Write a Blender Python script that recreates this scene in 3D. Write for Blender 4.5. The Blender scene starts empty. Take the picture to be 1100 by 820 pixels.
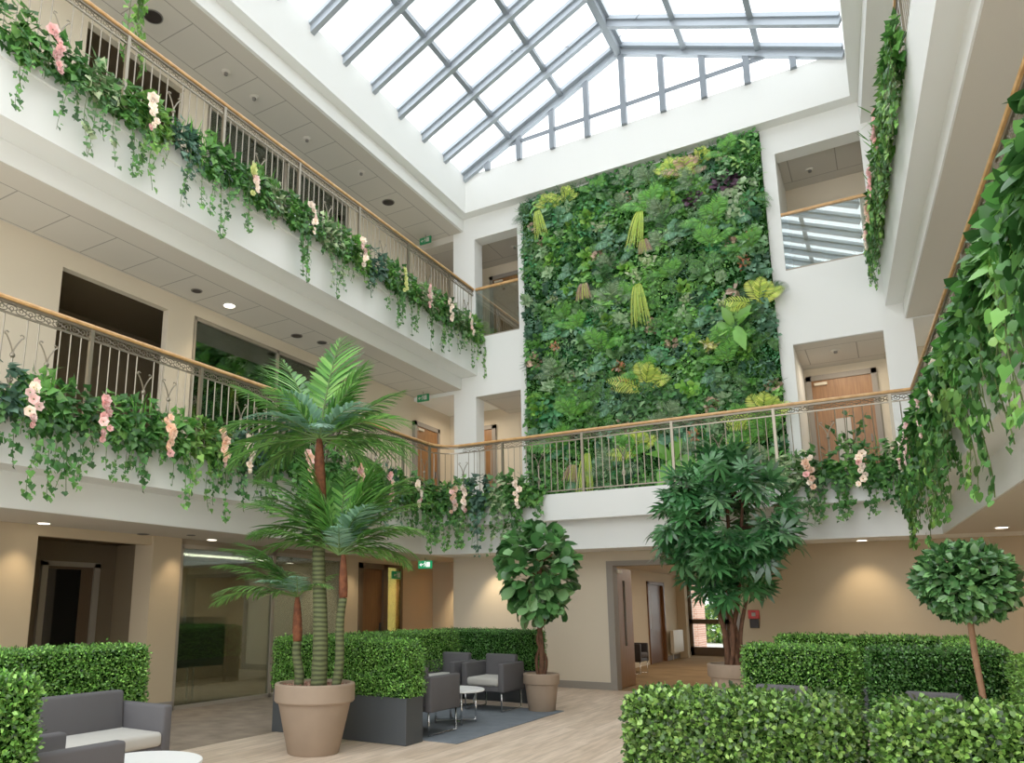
import bpy, bmesh, math, random
import numpy as np
from mathutils import Vector, Matrix
random.seed(7)
rng = np.random.default_rng(11)
PI = math.pi
scene = bpy.context.scene
COL = scene.collection

# ------------------------------------------------------------------ materials
def mat(name, color=(.8, .8, .8), rough=.6, metal=0., spec=.4, emit=None, estr=1., bump=None, var=None):
    m = bpy.data.materials.new(name); m.use_nodes = True
    nt = m.node_tree; b = nt.nodes['Principled BSDF']
    b.inputs['Base Color'].default_value = (*color, 1)
    b.inputs['Roughness'].default_value = rough
    b.inputs['Metallic'].default_value = metal
    b.inputs['Specular IOR Level'].default_value = spec
    if emit:
        b.inputs['Emission Color'].default_value = (*emit, 1)
        b.inputs['Emission Strength'].default_value = estr
    if var:                                    # (scale, amount) soft mottling
        g = nt.nodes.new('ShaderNodeNewGeometry')
        n = nt.nodes.new('ShaderNodeTexNoise'); n.inputs['Scale'].default_value = var[0]
        n.inputs['Detail'].default_value = 5
        nt.links.new(g.outputs['Position'], n.inputs['Vector'])
        r = nt.nodes.new('ShaderNodeValToRGB')
        a = var[1]
        r.color_ramp.elements[0].position = .3; r.color_ramp.elements[1].position = .7
        r.color_ramp.elements[0].color = (*[c * (1 - a) for c in color], 1)
        r.color_ramp.elements[1].color = (*[min(1, c * (1 + a)) for c in color], 1)
        nt.links.new(n.outputs['Fac'], r.inputs['Fac'])
        nt.links.new(r.outputs['Color'], b.inputs['Base Color'])
    if bump:                                   # (scale, strength)
        g = nt.nodes.new('ShaderNodeTexCoord')
        n = nt.nodes.new('ShaderNodeTexNoise'); n.inputs['Scale'].default_value = bump[0]
        nt.links.new(g.outputs['Object'], n.inputs['Vector'])
        bp = nt.nodes.new('ShaderNodeBump'); bp.inputs['Strength'].default_value = bump[1]
        bp.inputs['Distance'].default_value = .01
        nt.links.new(n.outputs['Fac'], bp.inputs['Height'])
        nt.links.new(bp.outputs['Normal'], b.inputs['Normal'])
    return m

def s2l(r, g, b):
    f = lambda c: ((c / 255 + .055) / 1.055) ** 2.4 if c > 10 else c / 255 / 12.92
    return (f(r), f(g), f(b))

def leaf_mat(name, rough=.42, trans=.28, gain=1., spec=.35, hue=.486, sat=.93):
    m = bpy.data.materials.new(name); m.use_nodes = True
    nt = m.node_tree; b = nt.nodes['Principled BSDF']
    at = nt.nodes.new('ShaderNodeAttribute'); at.attribute_name = 'Col'
    oi = nt.nodes.new('ShaderNodeObjectInfo')
    mr = nt.nodes.new('ShaderNodeMapRange')
    mr.inputs['To Min'].default_value = .85 * gain; mr.inputs['To Max'].default_value = 1.18 * gain
    nt.links.new(oi.outputs['Random'], mr.inputs['Value'])
    mx = nt.nodes.new('ShaderNodeVectorMath'); mx.operation = 'SCALE'
    nt.links.new(at.outputs['Color'], mx.inputs[0]); nt.links.new(mr.outputs['Result'], mx.inputs['Scale'])
    hs = nt.nodes.new('ShaderNodeHueSaturation'); hs.inputs['Hue'].default_value = hue; hs.inputs['Saturation'].default_value = sat; hs.inputs['Value'].default_value = 1.05
    nt.links.new(mx.outputs['Vector'], hs.inputs['Color'])
    nt.links.new(hs.outputs['Color'], b.inputs['Base Color'])
    b.inputs['Roughness'].default_value = rough
    b.inputs['Specular IOR Level'].default_value = spec
    tr = nt.nodes.new('ShaderNodeBsdfTranslucent')
    nt.links.new(hs.outputs['Color'], tr.inputs['Color'])
    ms = nt.nodes.new('ShaderNodeMixShader'); ms.inputs[0].default_value = trans
    nt.links.new(b.outputs[0], ms.inputs[1]); nt.links.new(tr.outputs[0], ms.inputs[2])
    nt.links.new(ms.outputs[0], nt.nodes['Material Output'].inputs['Surface'])
    return m

def glass_mat(name, tint=(.96, .98, .97), refl=.1, rough=0.):
    m = bpy.data.materials.new(name); m.use_nodes = True
    nt = m.node_tree
    for n in list(nt.nodes):
        if n.type == 'BSDF_PRINCIPLED': nt.nodes.remove(n)
    t = nt.nodes.new('ShaderNodeBsdfTransparent'); t.inputs[0].default_value = (*tint, 1)
    g = nt.nodes.new('ShaderNodeBsdfGlossy'); g.inputs['Roughness'].default_value = rough
    g.inputs[0].default_value = (.9, .95, .95, 1)
    lw = nt.nodes.new('ShaderNodeLayerWeight'); lw.inputs[0].default_value = .35
    ma = nt.nodes.new('ShaderNodeMath'); ma.operation = 'MULTIPLY_ADD'
    ma.inputs[1].default_value = .6; ma.inputs[2].default_value = refl
    nt.links.new(lw.outputs['Fresnel'], ma.inputs[0])
    ma.use_clamp = True
    ms = nt.nodes.new('ShaderNodeMixShader')
    nt.links.new(ma.outputs[0], ms.inputs[0]); nt.links.new(t.outputs[0], ms.inputs[1]); nt.links.new(g.outputs[0], ms.inputs[2])
    nt.links.new(ms.outputs[0], nt.nodes['Material Output'].inputs['Surface'])
    return m

def wood_floor_mat():
    m = mat('wood_planks', rough=.42, spec=.4); nt = m.node_tree; b = nt.nodes['Principled BSDF']
    g = nt.nodes.new('ShaderNodeNewGeometry')
    mp = nt.nodes.new('ShaderNodeMapping'); mp.inputs['Rotation'].default_value = (0, 0, PI / 2)
    nt.links.new(g.outputs['Position'], mp.inputs['Vector'])
    br = nt.nodes.new('ShaderNodeTexBrick')
    br.inputs['Scale'].default_value = 1.; br.inputs['Brick Width'].default_value = 1.3; br.inputs['Row Height'].default_value = .16
    br.inputs['Mortar Size'].default_value = .002; br.offset = .37
    br.inputs['Color1'].default_value = (*s2l(226, 206, 186), 1); br.inputs['Color2'].default_value = (*s2l(206, 184, 162), 1)
    br.inputs['Mortar'].default_value = (*s2l(150, 128, 106), 1)
    nt.links.new(mp.outputs['Vector'], br.inputs['Vector'])
    mp2 = nt.nodes.new('ShaderNodeMapping'); mp2.inputs['Scale'].default_value = (9, .9, 1)
    nt.links.new(g.outputs['Position'], mp2.inputs['Vector'])
    n = nt.nodes.new('ShaderNodeTexNoise'); n.inputs['Scale'].default_value = 2.2; n.inputs['Detail'].default_value = 6
    nt.links.new(mp2.outputs['Vector'], n.inputs['Vector'])
    r = nt.nodes.new('ShaderNodeValToRGB')
    r.color_ramp.elements[0].color = (.72, .68, .63, 1); r.color_ramp.elements[1].color = (1.12, 1.1, 1.08, 1)
    r.color_ramp.elements[0].position = .3; r.color_ramp.elements[1].position = .7
    nt.links.new(n.outputs['Fac'], r.inputs['Fac'])
    mx = nt.nodes.new('ShaderNodeMix'); mx.data_type = 'RGBA'; mx.blend_type = 'MULTIPLY'; mx.inputs['Factor'].default_value = .9
    nt.links.new(br.outputs['Color'], mx.inputs['A']); nt.links.new(r.outputs['Color'], mx.inputs['B'])
    nt.links.new(mx.outputs['Result'], b.inputs['Base Color'])
    return m

def grain_mat(name, c1, c2, scale=(1, 1, 14), rough=.4, axis='Object'):
    m = mat(name, c1, rough); nt = m.node_tree; b = nt.nodes['Principled BSDF']
    g = nt.nodes.new('ShaderNodeTexCoord')
    mp = nt.nodes.new('ShaderNodeMapping'); mp.inputs['Scale'].default_value = scale
    nt.links.new(g.outputs[axis], mp.inputs['Vector'])
    n = nt.nodes.new('ShaderNodeTexNoise'); n.inputs['Scale'].default_value = 3; n.inputs['Detail'].default_value = 5
    nt.links.new(mp.outputs['Vector'], n.inputs['Vector'])
    r = nt.nodes.new('ShaderNodeValToRGB')
    r.color_ramp.elements[0].color = (*c1, 1); r.color_ramp.elements[1].color = (*c2, 1)
    r.color_ramp.elements[0].position = .3; r.color_ramp.elements[1].position = .7
    nt.links.new(n.outputs['Fac'], r.inputs['Fac']); nt.links.new(r.outputs['Color'], b.inputs['Base Color'])
    return m

def tile_mat(name, color, x0, x1, y0, pitch, axis=0, line=.018):
    """plain plaster with one row of square ceiling panels between x0 and x1"""
    m = mat(name, color, .85, spec=.1); nt = m.node_tree; b = nt.nodes['Principled BSDF']
    g = nt.nodes.new('ShaderNodeNewGeometry'); sp = nt.nodes.new('ShaderNodeSeparateXYZ')
    nt.links.new(g.outputs['Position'], sp.inputs[0])
    X, Y = sp.outputs[axis], sp.outputs[1 - axis]
    def M(op, a, bb=None, c=None):
        n = nt.nodes.new('ShaderNodeMath'); n.operation = op
        for i, v in enumerate((a, bb, c)):
            if v is None: continue
            if isinstance(v, (int, float)): n.inputs[i].default_value = v
            else: nt.links.new(v, n.inputs[i])
        return n.outputs[0]
    inside = M('MULTIPLY', M('GREATER_THAN', X, x0), M('LESS_THAN', X, x1))
    fy = M('FRACT', M('DIVIDE', M('SUBTRACT', Y, y0 - 100 * pitch), pitch))
    ly = M('MULTIPLY', M('LESS_THAN', fy, line / pitch), inside)
    la = M('LESS_THAN', M('ABSOLUTE', M('SUBTRACT', X, x0)), line * .5)
    lb = M('LESS_THAN', M('ABSOLUTE', M('SUBTRACT', X, x1)), line * .5)
    ln = M('MAXIMUM', ly, M('MAXIMUM', la, lb))
    mx = nt.nodes.new('ShaderNodeMix'); mx.data_type = 'RGBA'
    mx.inputs['A'].default_value = (*color, 1); mx.inputs['B'].default_value = (*[c * .55 for c in color], 1)
    nt.links.new(ln, mx.inputs['Factor']); nt.links.new(mx.outputs['Result'], b.inputs['Base Color'])
    return m

W = s2l
M_white = mat('white_plaster', W(236, 237, 233), .75, spec=.15)
M_cream = mat('cream_plaster', W(216, 203, 180), .8, spec=.12, var=(.6, .03))
M_beige = mat('beige_plaster', W(194, 175, 145), .8, spec=.12, var=(.6, .03))
M_taupe = mat('taupe_plaster', W(150, 138, 118), .8, spec=.1)
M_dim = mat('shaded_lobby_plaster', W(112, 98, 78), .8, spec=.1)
M_ceil = mat('ceiling_plaster', W(206, 200, 188), .85, spec=.1)
M_tile2 = tile_mat('ceiling_panels_middle', W(206, 200, 188), -9.04, -8.24, 4.9, .655)
M_tile3 = tile_mat('ceiling_panels_top', W(206, 200, 188), -8.86, -8.1, 4.37, .67)
M_tileb = tile_mat('ceiling_panels_back', W(196, 190, 180), 14.3, 15.3, -1.0, .8, axis=1)
M_floor = wood_floor_mat()
M_carpet = mat('brown_carpet', W(142, 128, 112), .95, spec=.05, var=(3.5, .22), bump=(300, .3))
M_carpet2 = mat('tan_carpet', W(150, 124, 92), .95, spec=.05, var=(1.5, .18))
M_rug = mat('slate_rug', W(108, 114, 120), .95, spec=.05, var=(6, .1), bump=(400, .3))
M_trim = mat('grey_trim', W(142, 134, 124), .55)
M_frame = mat('taupe_metal_frame', W(160, 150, 134), .5, metal=.2)
M_darkframe = mat('dark_wood_frame', W(92, 74, 56), .5)
M_oak = grain_mat('oak_veneer', W(128, 88, 50), W(154, 110, 68), (14, 14, 1))
M_oakdark = grain_mat('brown_veneer', W(96, 62, 36), W(120, 80, 46), (14, 14, 1))
M_rail = grain_mat('polished_oak_rail', W(190, 140, 84), W(222, 176, 118), (3, 3, 3), .3)
M_metal = mat('satin_nickel', W(146, 137, 120), .35, metal=.75, spec=.5)
M_frieze = mat('antique_metal', W(128, 118, 102), .4, metal=.7)
M_chrome = mat('chrome', (.85, .85, .85), .12, metal=1)
M_alu = mat('painted_aluminium', W(166, 175, 184), .4, metal=.25)
M_mull = mat('skylight_mullion', W(128, 136, 144), .5, metal=.1)
M_alud = mat('grey_aluminium', W(140, 148, 156), .4, metal=.3)
M_glass = glass_mat('clear_glass', (.93, .96, .95), .07)
M_balus = glass_mat('balustrade_glass', (.80, .86, .84), .22)
M_sky = glass_mat('roof_glass', (.97, .985, 1), .02)
M_dark = glass_mat('tinted_glass', (.62, .66, .60), .035)
M_black = mat('black_glass', (.012, .012, .011), .06, spec=.6)
M_planter = mat('charcoal_planter', W(62, 66, 69), .5)
M_pot = mat('taupe_clay', W(150, 130, 110), .7, var=(5, .06))
M_gravel = mat('brown_pebble', W(134, 92, 74), .8)
M_soil = mat('dark_soil', W(58, 44, 34), .95, bump=(60, .6))
M_fabric = mat('grey_upholstery', W(90, 88, 90), .85, spec=.15, bump=(350, .25))
M_cush = mat('pale_grey_cushion', W(188, 185, 178), .9, spec=.1, bump=(350, .2))
M_table = mat('white_laminate', W(240, 240, 238), .3)
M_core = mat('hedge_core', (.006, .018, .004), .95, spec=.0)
M_backing = mat('moss_backing', (.008, .03, .006), .95, spec=0)
M_bark = mat('brown_bark', W(92, 62, 44), .9, var=(14, .3), bump=(30, .8))
M_barkl = mat('pale_bark', W(140, 104, 78), .9, var=(14, .25), bump=(30, .8))
M_shaft = mat('red_brown_fibre', W(104, 58, 34), .9, var=(20, .4), bump=(60, .8))
M_exit = mat('exit_green', W(20, 140, 84), .5, emit=W(20, 150, 90), estr=.7)
M_exitd = mat('exit_green_dim', W(16, 104, 62), .5, emit=W(20, 130, 70), estr=.15)
M_exitw = mat('exit_white', (.9, .95, .9), .5, emit=(.9, 1, .92), estr=1.0)
M_lamp = mat('lamp_glow', (1, .9, .75), .5, emit=(1, .86, .66), estr=7.)
M_red = mat('red_plastic', W(190, 40, 30), .4)
M_blackp = mat('black_plastic', W(40, 34, 32), .5)
M_grey = mat('grey_plastic', W(120, 116, 110), .6)
M_radi = mat('cream_enamel', W(214, 202, 178), .4)
M_leafA = leaf_mat('glossy_leaf')
M_leafH = leaf_mat('hedge_leaf', .38, .22, spec=.55, gain=1.22, hue=.48)
M_leafF = leaf_mat('fig_leaf', .3, .15, spec=.6, gain=1.1)
M_leafP = leaf_mat('palm_leaf', .36, .3, spec=.6, gain=1.08)
M_leafW = leaf_mat('wall_leaf', .42, .28, spec=.5, gain=1.08)
M_petal = leaf_mat('petal', .6, .12, hue=.5, sat=1.)

# brick
M_brick = mat('pink_brick', W(190, 130, 110), .85); _nt = M_brick.node_tree
_g = _nt.nodes.new('ShaderNodeTexCoord'); _b = _nt.nodes.new('ShaderNodeTexBrick'); _mp = _nt.nodes.new('ShaderNodeMapping')
_mp.inputs['Rotation'].default_value = (PI / 2, 0, 0)
_b.inputs['Color1'].default_value = (*W(205, 150, 130), 1); _b.inputs['Color2'].default_value = (*W(180, 120, 100), 1)
_b.inputs['Mortar'].default_value = (*W(220, 205, 190), 1); _b.inputs['Scale'].default_value = 1
_b.inputs['Brick Width'].default_value = .22; _b.inputs['Row Height'].default_value = .075; _b.inputs['Mortar Size'].default_value = .008
_nt.links.new(_g.outputs['Object'], _mp.inputs[0]); _nt.links.new(_mp.outputs[0], _b.inputs['Vector'])
_nt.links.new(_b.outputs['Color'], _nt.nodes['Principled BSDF'].inputs['Base Color'])

# palm trunk rings
M_trunk = mat('ringed_palm_trunk', W(104, 112, 78), .8); _nt = M_trunk.node_tree
_g = _nt.nodes.new('ShaderNodeTexCoord'); _w = _nt.nodes.new('ShaderNodeTexWave'); _w.bands_direction = 'Z'
_w.inputs['Scale'].default_value = 6.5; _w.inputs['Distortion'].default_value = 2.5; _w.inputs['Detail'].default_value = 3
_r = _nt.nodes.new('ShaderNodeValToRGB'); _r.color_ramp.elements[0].color = (*W(58, 62, 36), 1); _r.color_ramp.elements[1].color = (*W(94, 102, 62), 1)
_r.color_ramp.elements[0].position = .1; _r.color_ramp.elements[1].position = .9
_nt.links.new(_g.outputs['Object'], _w.inputs['Vector']); _nt.links.new(_w.outputs['Fac'], _r.inputs[0])
_nt.links.new(_r.outputs[0], _nt.nodes['Principled BSDF'].inputs['Base Color'])

# ------------------------------------------------------------------ object helpers
def link(o, parent=None):
    COL.objects.link(o)
    if parent is not None: o.parent = parent
    return o

def tag(o, label=None, cat=None, group=None, kind=None):
    if label: o['label'] = label
    if cat: o['category'] = cat
    if group: o['group'] = group
    if kind: o['kind'] = kind
    return o

def thing(name, loc=(0, 0, 0), rz=0, label=None, cat=None, group=None):
    o = bpy.data.objects.new(name, None); o.empty_display_size = .1
    o.location = loc; o.rotation_euler = (0, 0, rz)
    link(o); return tag(o, label, cat, group)

def obj_from(name, me, parent=None, loc=None, rot=None, scale=None):
    o = bpy.data.objects.new(name, me); link(o, parent)
    if loc is not None: o.location = loc
    if rot is not None: o.rotation_euler = rot
    if scale is not None: o.scale = scale if hasattr(scale, '__len__') else (scale,) * 3
    return o

def copy_thing(root, loc, rz=None):
    r = root.copy(); COL.objects.link(r); r.location = loc
    if rz is not None: r.rotation_euler = (0, 0, rz)
    for ch in list(root.children):
        c = ch.copy(); COL.objects.link(c); c.parent = r
        for g in list(ch.children):
            d = g.copy(); COL.objects.link(d); d.parent = c
    return r

def bm_done(bm, name, m, parent=None, smooth=False, loc=None, rot=None, kind=None):
    me = bpy.data.meshes.new(name); bm.normal_update(); bm.to_mesh(me); bm.free()
    me.materials.append(m)
    if smooth:
        for p in me.polygons: p.use_smooth = True
    o = obj_from(name, me, parent, loc, rot)
    if kind: o['kind'] = kind
    return o

def add_box(bm, x0, x1, y0, y1, z0, z1, bev=0, seg=2):
    r = bmesh.ops.create_cube(bm, size=1)
    vs = r['verts']
    bmesh.ops.scale(bm, vec=(x1 - x0, y1 - y0, z1 - z0), verts=vs)
    bmesh.ops.translate(bm, vec=((x0 + x1) / 2, (y0 + y1) / 2, (z0 + z1) / 2), verts=vs)
    if bev:
        es = list({e for v in vs for e in v.link_edges})
        bmesh.ops.bevel(bm, geom=es, offset=bev, segments=seg, affect='EDGES', profile=.5)

def box(name, x0, x1, y0, y1, z0, z1, m, parent=None, bev=0, kind=None, smooth=False):
    bm = bmesh.new(); add_box(bm, x0, x1, y0, y1, z0, z1, bev, 3 if smooth else 2)
    return bm_done(bm, name, m, parent, smooth=smooth, kind=kind)

def add_prism(bm, poly, z0, z1):
    b = [bm.verts.new((x, y, z0)) for x, y in poly]; t = [bm.verts.new((x, y, z1)) for x, y in poly]
    n = len(poly)
    fs = [bm.faces.new(b[::-1]), bm.faces.new(t)]
    for i in range(n): bm.faces.new((b[i], b[(i + 1) % n], t[(i + 1) % n], t[i]))
    bmesh.ops.triangulate(bm, faces=fs)
    bmesh.ops.recalc_face_normals(bm, faces=bm.faces[:])

def prism(name, poly, z0, z1, m, kind='structure', parent=None):
    bm = bmesh.new(); add_prism(bm, poly, z0, z1)
    return bm_done(bm, name, m, parent, kind=kind)

def add_bar(bm, a, b, w, h=None, up=(0, 0, 1)):
    """square-section bar from a to b, width w across, height h along up"""
    a, b, up = Vector(a), Vector(b), Vector(up); h = h or w
    d = (b - a).normalized(); s = d.cross(up)
    if s.length < 1e-4: s = d.cross(Vector((1, 0, 0)))
    s.normalize(); u = s.cross(d).normalized()
    vs = []
    for p in (a, b):
        for i, j in ((-1, -1), (1, -1), (1, 1), (-1, 1)): vs.append(bm.verts.new(p + s * i * w / 2 + u * j * h / 2))
    for f in ((3, 2, 1, 0), (4, 5, 6, 7), (0, 1, 5, 4), (1, 2, 6, 5), (2, 3, 7, 6), (3, 0, 4, 7)): bm.faces.new([vs[k] for k in f])

def add_tube(bm, pts, r, n=8, cap=True):
    pts = [Vector(p) for p in pts]; rs = r if hasattr(r, '__len__') else [r] * len(pts)
    rings = []; ref = Vector((.3, .95, .1))
    for i, p in enumerate(pts):
        d = (pts[min(i + 1, len(pts) - 1)] - pts[max(i - 1, 0)]).normalized()
        s = d.cross(ref)
        if s.length < .05: s = d.cross(Vector((1, 0, 0)))
        s.normalize(); u = s.cross(d)
        rings.append([bm.verts.new(p + (s * math.cos(t) + u * math.sin(t)) * rs[i]) for t in [2 * PI * k / n for k in range(n)]])
    for a, b in zip(rings, rings[1:]):
        for k in range(n): bm.faces.new((a[k], a[(k + 1) % n], b[(k + 1) % n], b[k]))
    if cap: bm.faces.new(rings[0][::-1]); bm.faces.new(rings[-1])

def add_lathe(bm, prof, n=40, c=(0, 0, 0)):
    rings = []
    for r, z in prof:
        rings.append([bm.verts.new((c[0] + r * math.cos(2 * PI * k / n), c[1] + r * math.sin(2 * PI * k / n), c[2] + z)) for k in range(n)])
    for a, b in zip(rings, rings[1:]):
        for k in range(n): bm.faces.new((a[k], a[(k + 1) % n], b[(k + 1) % n], b[k]))
    bm.faces.new(rings[0][::-1]); bm.faces.new(rings[-1])

# ------------------------------------------------------------------ leaf meshes (numpy)
def unit(v): return v / np.maximum(np.linalg.norm(v, axis=-1, keepdims=True), 1e-9)

def T_tiny(w=.3): return np.array([(0, 0, 0), (w, .5, .1), (0, 1, 0), (-w, .5, .1)]), [(0, 1, 2), (0, 2, 3)]
def T_oval(w=.3, curl=.12):
    return np.array([(0, 0, 0), (w * .75, .28, .06), (w, .6, .04), (0, 1, -curl), (-w, .6, .04), (-w * .75, .28, .06), (0, .3, 0), (0, .65, -.02)]), \
        [(0, 1, 6), (1, 2, 7, 6), (2, 3, 7), (0, 6, 5), (6, 7, 4, 5), (7, 3, 4)]
def T_ivy():
    o = [(0, .02), (.26, -.16), (.56, .12), (.36, .40), (.2, .62), (0, 1.0), (-.2, .62), (-.36, .40), (-.56, .12), (-.26, -.16)]
    v = [(x, y, -.10 * (x * x + .6 * y * y)) for x, y in o] + [(0, .3, .05)]
    return np.array(v), [(i, (i + 1) % 10, 10) for i in range(10)]
def T_palmate(k=7, spread=1.9, w=.1):
    v, f = [(0, 0, 0)], []
    for i in range(k):
        a = (i / (k - 1) - .5) * 2 * spread; L = 1 - .32 * abs(a) / spread
        c, s = math.cos(a), math.sin(a); b = len(v)
        for u, t, z in ((w * .9, .38, .03), (w, .66, .0), (0, 1, -.14), (-w, .66, .0), (-w * .9, .38, .03)):
            v.append((L * (t * s + u * c), L * (t * c - u * s), z))
        f += [(0, b + 4, b + 3, b), (b, b + 3, b + 2, b + 1)] if False else [(0, b, b + 4), (b, b + 1, b + 3, b + 4), (b + 1, b + 2, b + 3)]
    return np.array(v), f
def T_blade(w=.05, droop=.25):
    v, f = [], []
    for i, (t, k) in enumerate(((0, .5), (.35, 1), (.7, .8))):
        v += [(-w * k, t, -droop * t * t), (w * k, t, -droop * t * t)]
    v.append((0, 1, -droop))
    return np.array(v), [(0, 1, 3, 2), (2, 3, 5, 4), (4, 5, 6)]
def T_heart():
    o = [(0, .06), (.24, -.08), (.48, .1), (.46, .42), (.25, .76), (0, 1.0), (-.25, .76), (-.46, .42), (-.48, .1), (-.24, -.08)]
    v = [(x, y, -.16 * (x * x + .7 * y * y)) for x, y in o] + [(0, .35, .05)]
    return np.array(v), [(i, (i + 1) % 10, 10) for i in range(10)]
HEART = T_heart()
TINY, OVAL, IVY, PALMATE, BLADE = T_tiny(), T_oval(), T_ivy(), T_palmate(8, 2.1, .105), T_blade()
def T_paddle():
    o = [(0, 0), (.16, .1), (.33, .34), (.4, .6), (.3, .86), (0, 1.0), (-.3, .86), (-.4, .6), (-.33, .34), (-.16, .1)]
    v = [(x, y, .22 * abs(x) - .16 * y * y) for x, y in o] + [(0, .3, -.01), (0, .65, -.06)]
    return np.array(v), [(0, 1, 10), (1, 2, 10), (2, 3, 11, 10), (3, 4, 11), (4, 5, 11), (5, 6, 11), (6, 7, 11), (7, 8, 10, 11), (8, 9, 10), (9, 0, 10)]
FIG = T_paddle(); LANCE = T_oval(.2, .2); ROUND = T_oval(.46, .1); THIN = T_blade(.028, .1)

class LM:
    def __init__(s): s.V, s.L, s.N, s.C, s.n = [], [], [], [], 0
    def add(s, T, P, D, N, S, C):
        tv, tf = T; P = np.atleast_2d(np.asarray(P, float)); m = len(P)
        D = unit(np.broadcast_to(np.asarray(D, float), (m, 3))); N = np.broadcast_to(np.asarray(N, float), (m, 3))
        X = unit(np.cross(D, N)); N = np.cross(X, D)
        S = np.broadcast_to(np.asarray(S, float).reshape(-1, 1), (m, 1)).reshape(m, 1, 1)
        v = P[:, None] + S * (tv[None, :, 0:1] * X[:, None] + tv[None, :, 1:2] * D[:, None] + tv[None, :, 2:3] * N[:, None])
        k = len(tv); C = np.broadcast_to(np.asarray(C, float), (m, 3))
        s.V.append(v.reshape(-1, 3)); s.C.append(np.repeat(C, k, axis=0))
        fl = np.concatenate([np.array(f) for f in tf]); cnt = np.array([len(f) for f in tf])
        off = s.n + np.arange(m) * k
        s.L.append((off[:, None] + fl[None]).reshape(-1)); s.N.append(np.tile(cnt, m)); s.n += m * k
    def tube(s, pts, r, color, n=5):
        pts = np.asarray(pts, float); k = len(pts); rs = np.broadcast_to(np.asarray(r, float), (k,))
        d = unit(np.gradient(pts, axis=0)); a = unit(np.cross(d, np.array([.31, .9, .17]))); b = np.cross(a, d)
        t = np.arange(n) * 2 * PI / n
        v = pts[:, None] + rs[:, None, None] * (np.cos(t)[None, :, None] * a[:, None] + np.sin(t)[None, :, None] * b[:, None])
        s.V.append(v.reshape(-1, 3)); s.C.append(np.broadcast_to(np.asarray(color, float), (k * n, 3)))
        f = []
        for i in range(k - 1):
            for j in range(n): f += [i * n + j, i * n + (j + 1) % n, (i + 1) * n + (j + 1) % n, (i + 1) * n + j]
        s.L.append(s.n + np.array(f)); s.N.append(np.full((k - 1) * n, 4)); s.n += k * n
    def mesh(s, name, m, smooth=False):
        V = np.concatenate(s.V); L = np.concatenate(s.L).astype(np.int32); N = np.concatenate(s.N).astype(np.int32); C = np.concatenate(s.C)
        me = bpy.data.meshes.new(name)
        me.vertices.add(len(V)); me.vertices.foreach_set('co', V.astype(np.float32).ravel())
        me.loops.add(len(L)); me.loops.foreach_set('vertex_index', L)
        me.polygons.add(len(N)); st = np.concatenate([[0], np.cumsum(N)[:-1]]).astype(np.int32)
        me.polygons.foreach_set('loop_start', st)
        if smooth: me.polygons.foreach_set('use_smooth', np.ones(len(N), bool))
        at = me.attributes.new('Col', 'FLOAT_COLOR', 'POINT')
        at.data.foreach_set('color', np.concatenate([C, np.ones((len(C), 1))], 1).astype(np.float32).ravel())
        me.materials.append(m); me.update(calc_edges=True); me.validate()
        return me
    def build(s, name, m, parent=None, smooth=False, **k): return obj_from(name, s.mesh(name, m, smooth), parent, **k)

def tint(cols, n, jit=.18):
    """n random colours out of a list of sRGB triples with brightness jitter"""
    c = np.array([W(*x) for x in cols]); out = c[rng.integers(0, len(c), n)]
    return np.clip(out * (1 + jit * rng.normal(size=(n, 1))), .002, 1)

GREENS = [(44, 110, 34), (58, 130, 40), (34, 88, 30), (76, 146, 52)]
DEEP = [(24, 78, 30), (34, 94, 36), (20, 62, 28), (46, 108, 44)]
LIME = [(126, 176, 50), (150, 190, 60), (104, 160, 44)]
BLUEG = [(58, 96, 78), (74, 112, 92), (40, 78, 62)]
VARI = [(150, 180, 120), (196, 208, 170), (84, 138, 66)]

# ------------------------------------------------------------------ building shell
KR = .065
def RX(x0, y): return x0 + KR * (13.95 - y)
YN = -1.0
# ground
box('floor', -6.5, 3.2, YN, 13.56, -.08, 0, M_floor, kind='structure')
box('floor_carpet', -9.25, -6.5, YN, 14.9, -.08, 0.002, M_carpet, kind='structure')
box('floor_corridor', -5.75, -1.5, 13.56, 24.75, -.08, 0.0, M_carpet2, kind='structure')

def arc(cx, cy, r, a0, a1, n=10): return [(cx + r * math.cos(a0 + (a1 - a0) * i / n), cy + r * math.sin(a0 + (a1 - a0) * i / n)) for i in range(n + 1)]
# middle floor: recessed lower band then the face that carries the planters
rec = [(-7.82, YN)] + arc(-7.32, 12.24, .5, PI, PI / 2) + [(RX(.54, 12.74), 12.74), (RX(.54, YN), YN)]
prism('slab_middle_lower', rec + [(3.2, YN), (3.2, 15.7), (-9.2, 15.7), (-9.2, YN)], 2.468, 3.43, M_white)
prism('slab_middle_left', [(-7.42, YN), (-7.42, 12.0), (-7.85, 12.0), (-7.85, YN)], 2.85, 3.45, M_white)
face = [(-7.42, 12.0)] + arc(-6.92, 12.0, .5, PI, PI / 2) + [(RX(.289, 12.5), 12.5)]
prism('slab_middle_bridge', face + [(RX(.289, 12.5) + .35, 12.5), (RX(.289, 12.5) + .35, 12.8), (-7.85, 12.8), (-7.85, 12.0)], 2.98, 3.452, M_white)
prism('slab_middle_right', [(RX(.289, 12.5), 12.5), (RX(.289, YN), YN), (RX(.57, YN), YN), (RX(.57, 12.5), 12.5)], 2.85, 3.45, M_white)
# ceiling skins (thin panels under slabs)
box('ceiling_ground', -9.2, -7.83, YN, 14.9, 2.462, 2.467, M_ceil, kind='structure')
prism('ceiling_ground_right', [(RX(.56, 12.7), 12.7), (RX(.56, YN), YN), (3.2, YN), (3.2, 12.7)], 2.462, 2.467, M_ceil)
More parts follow.
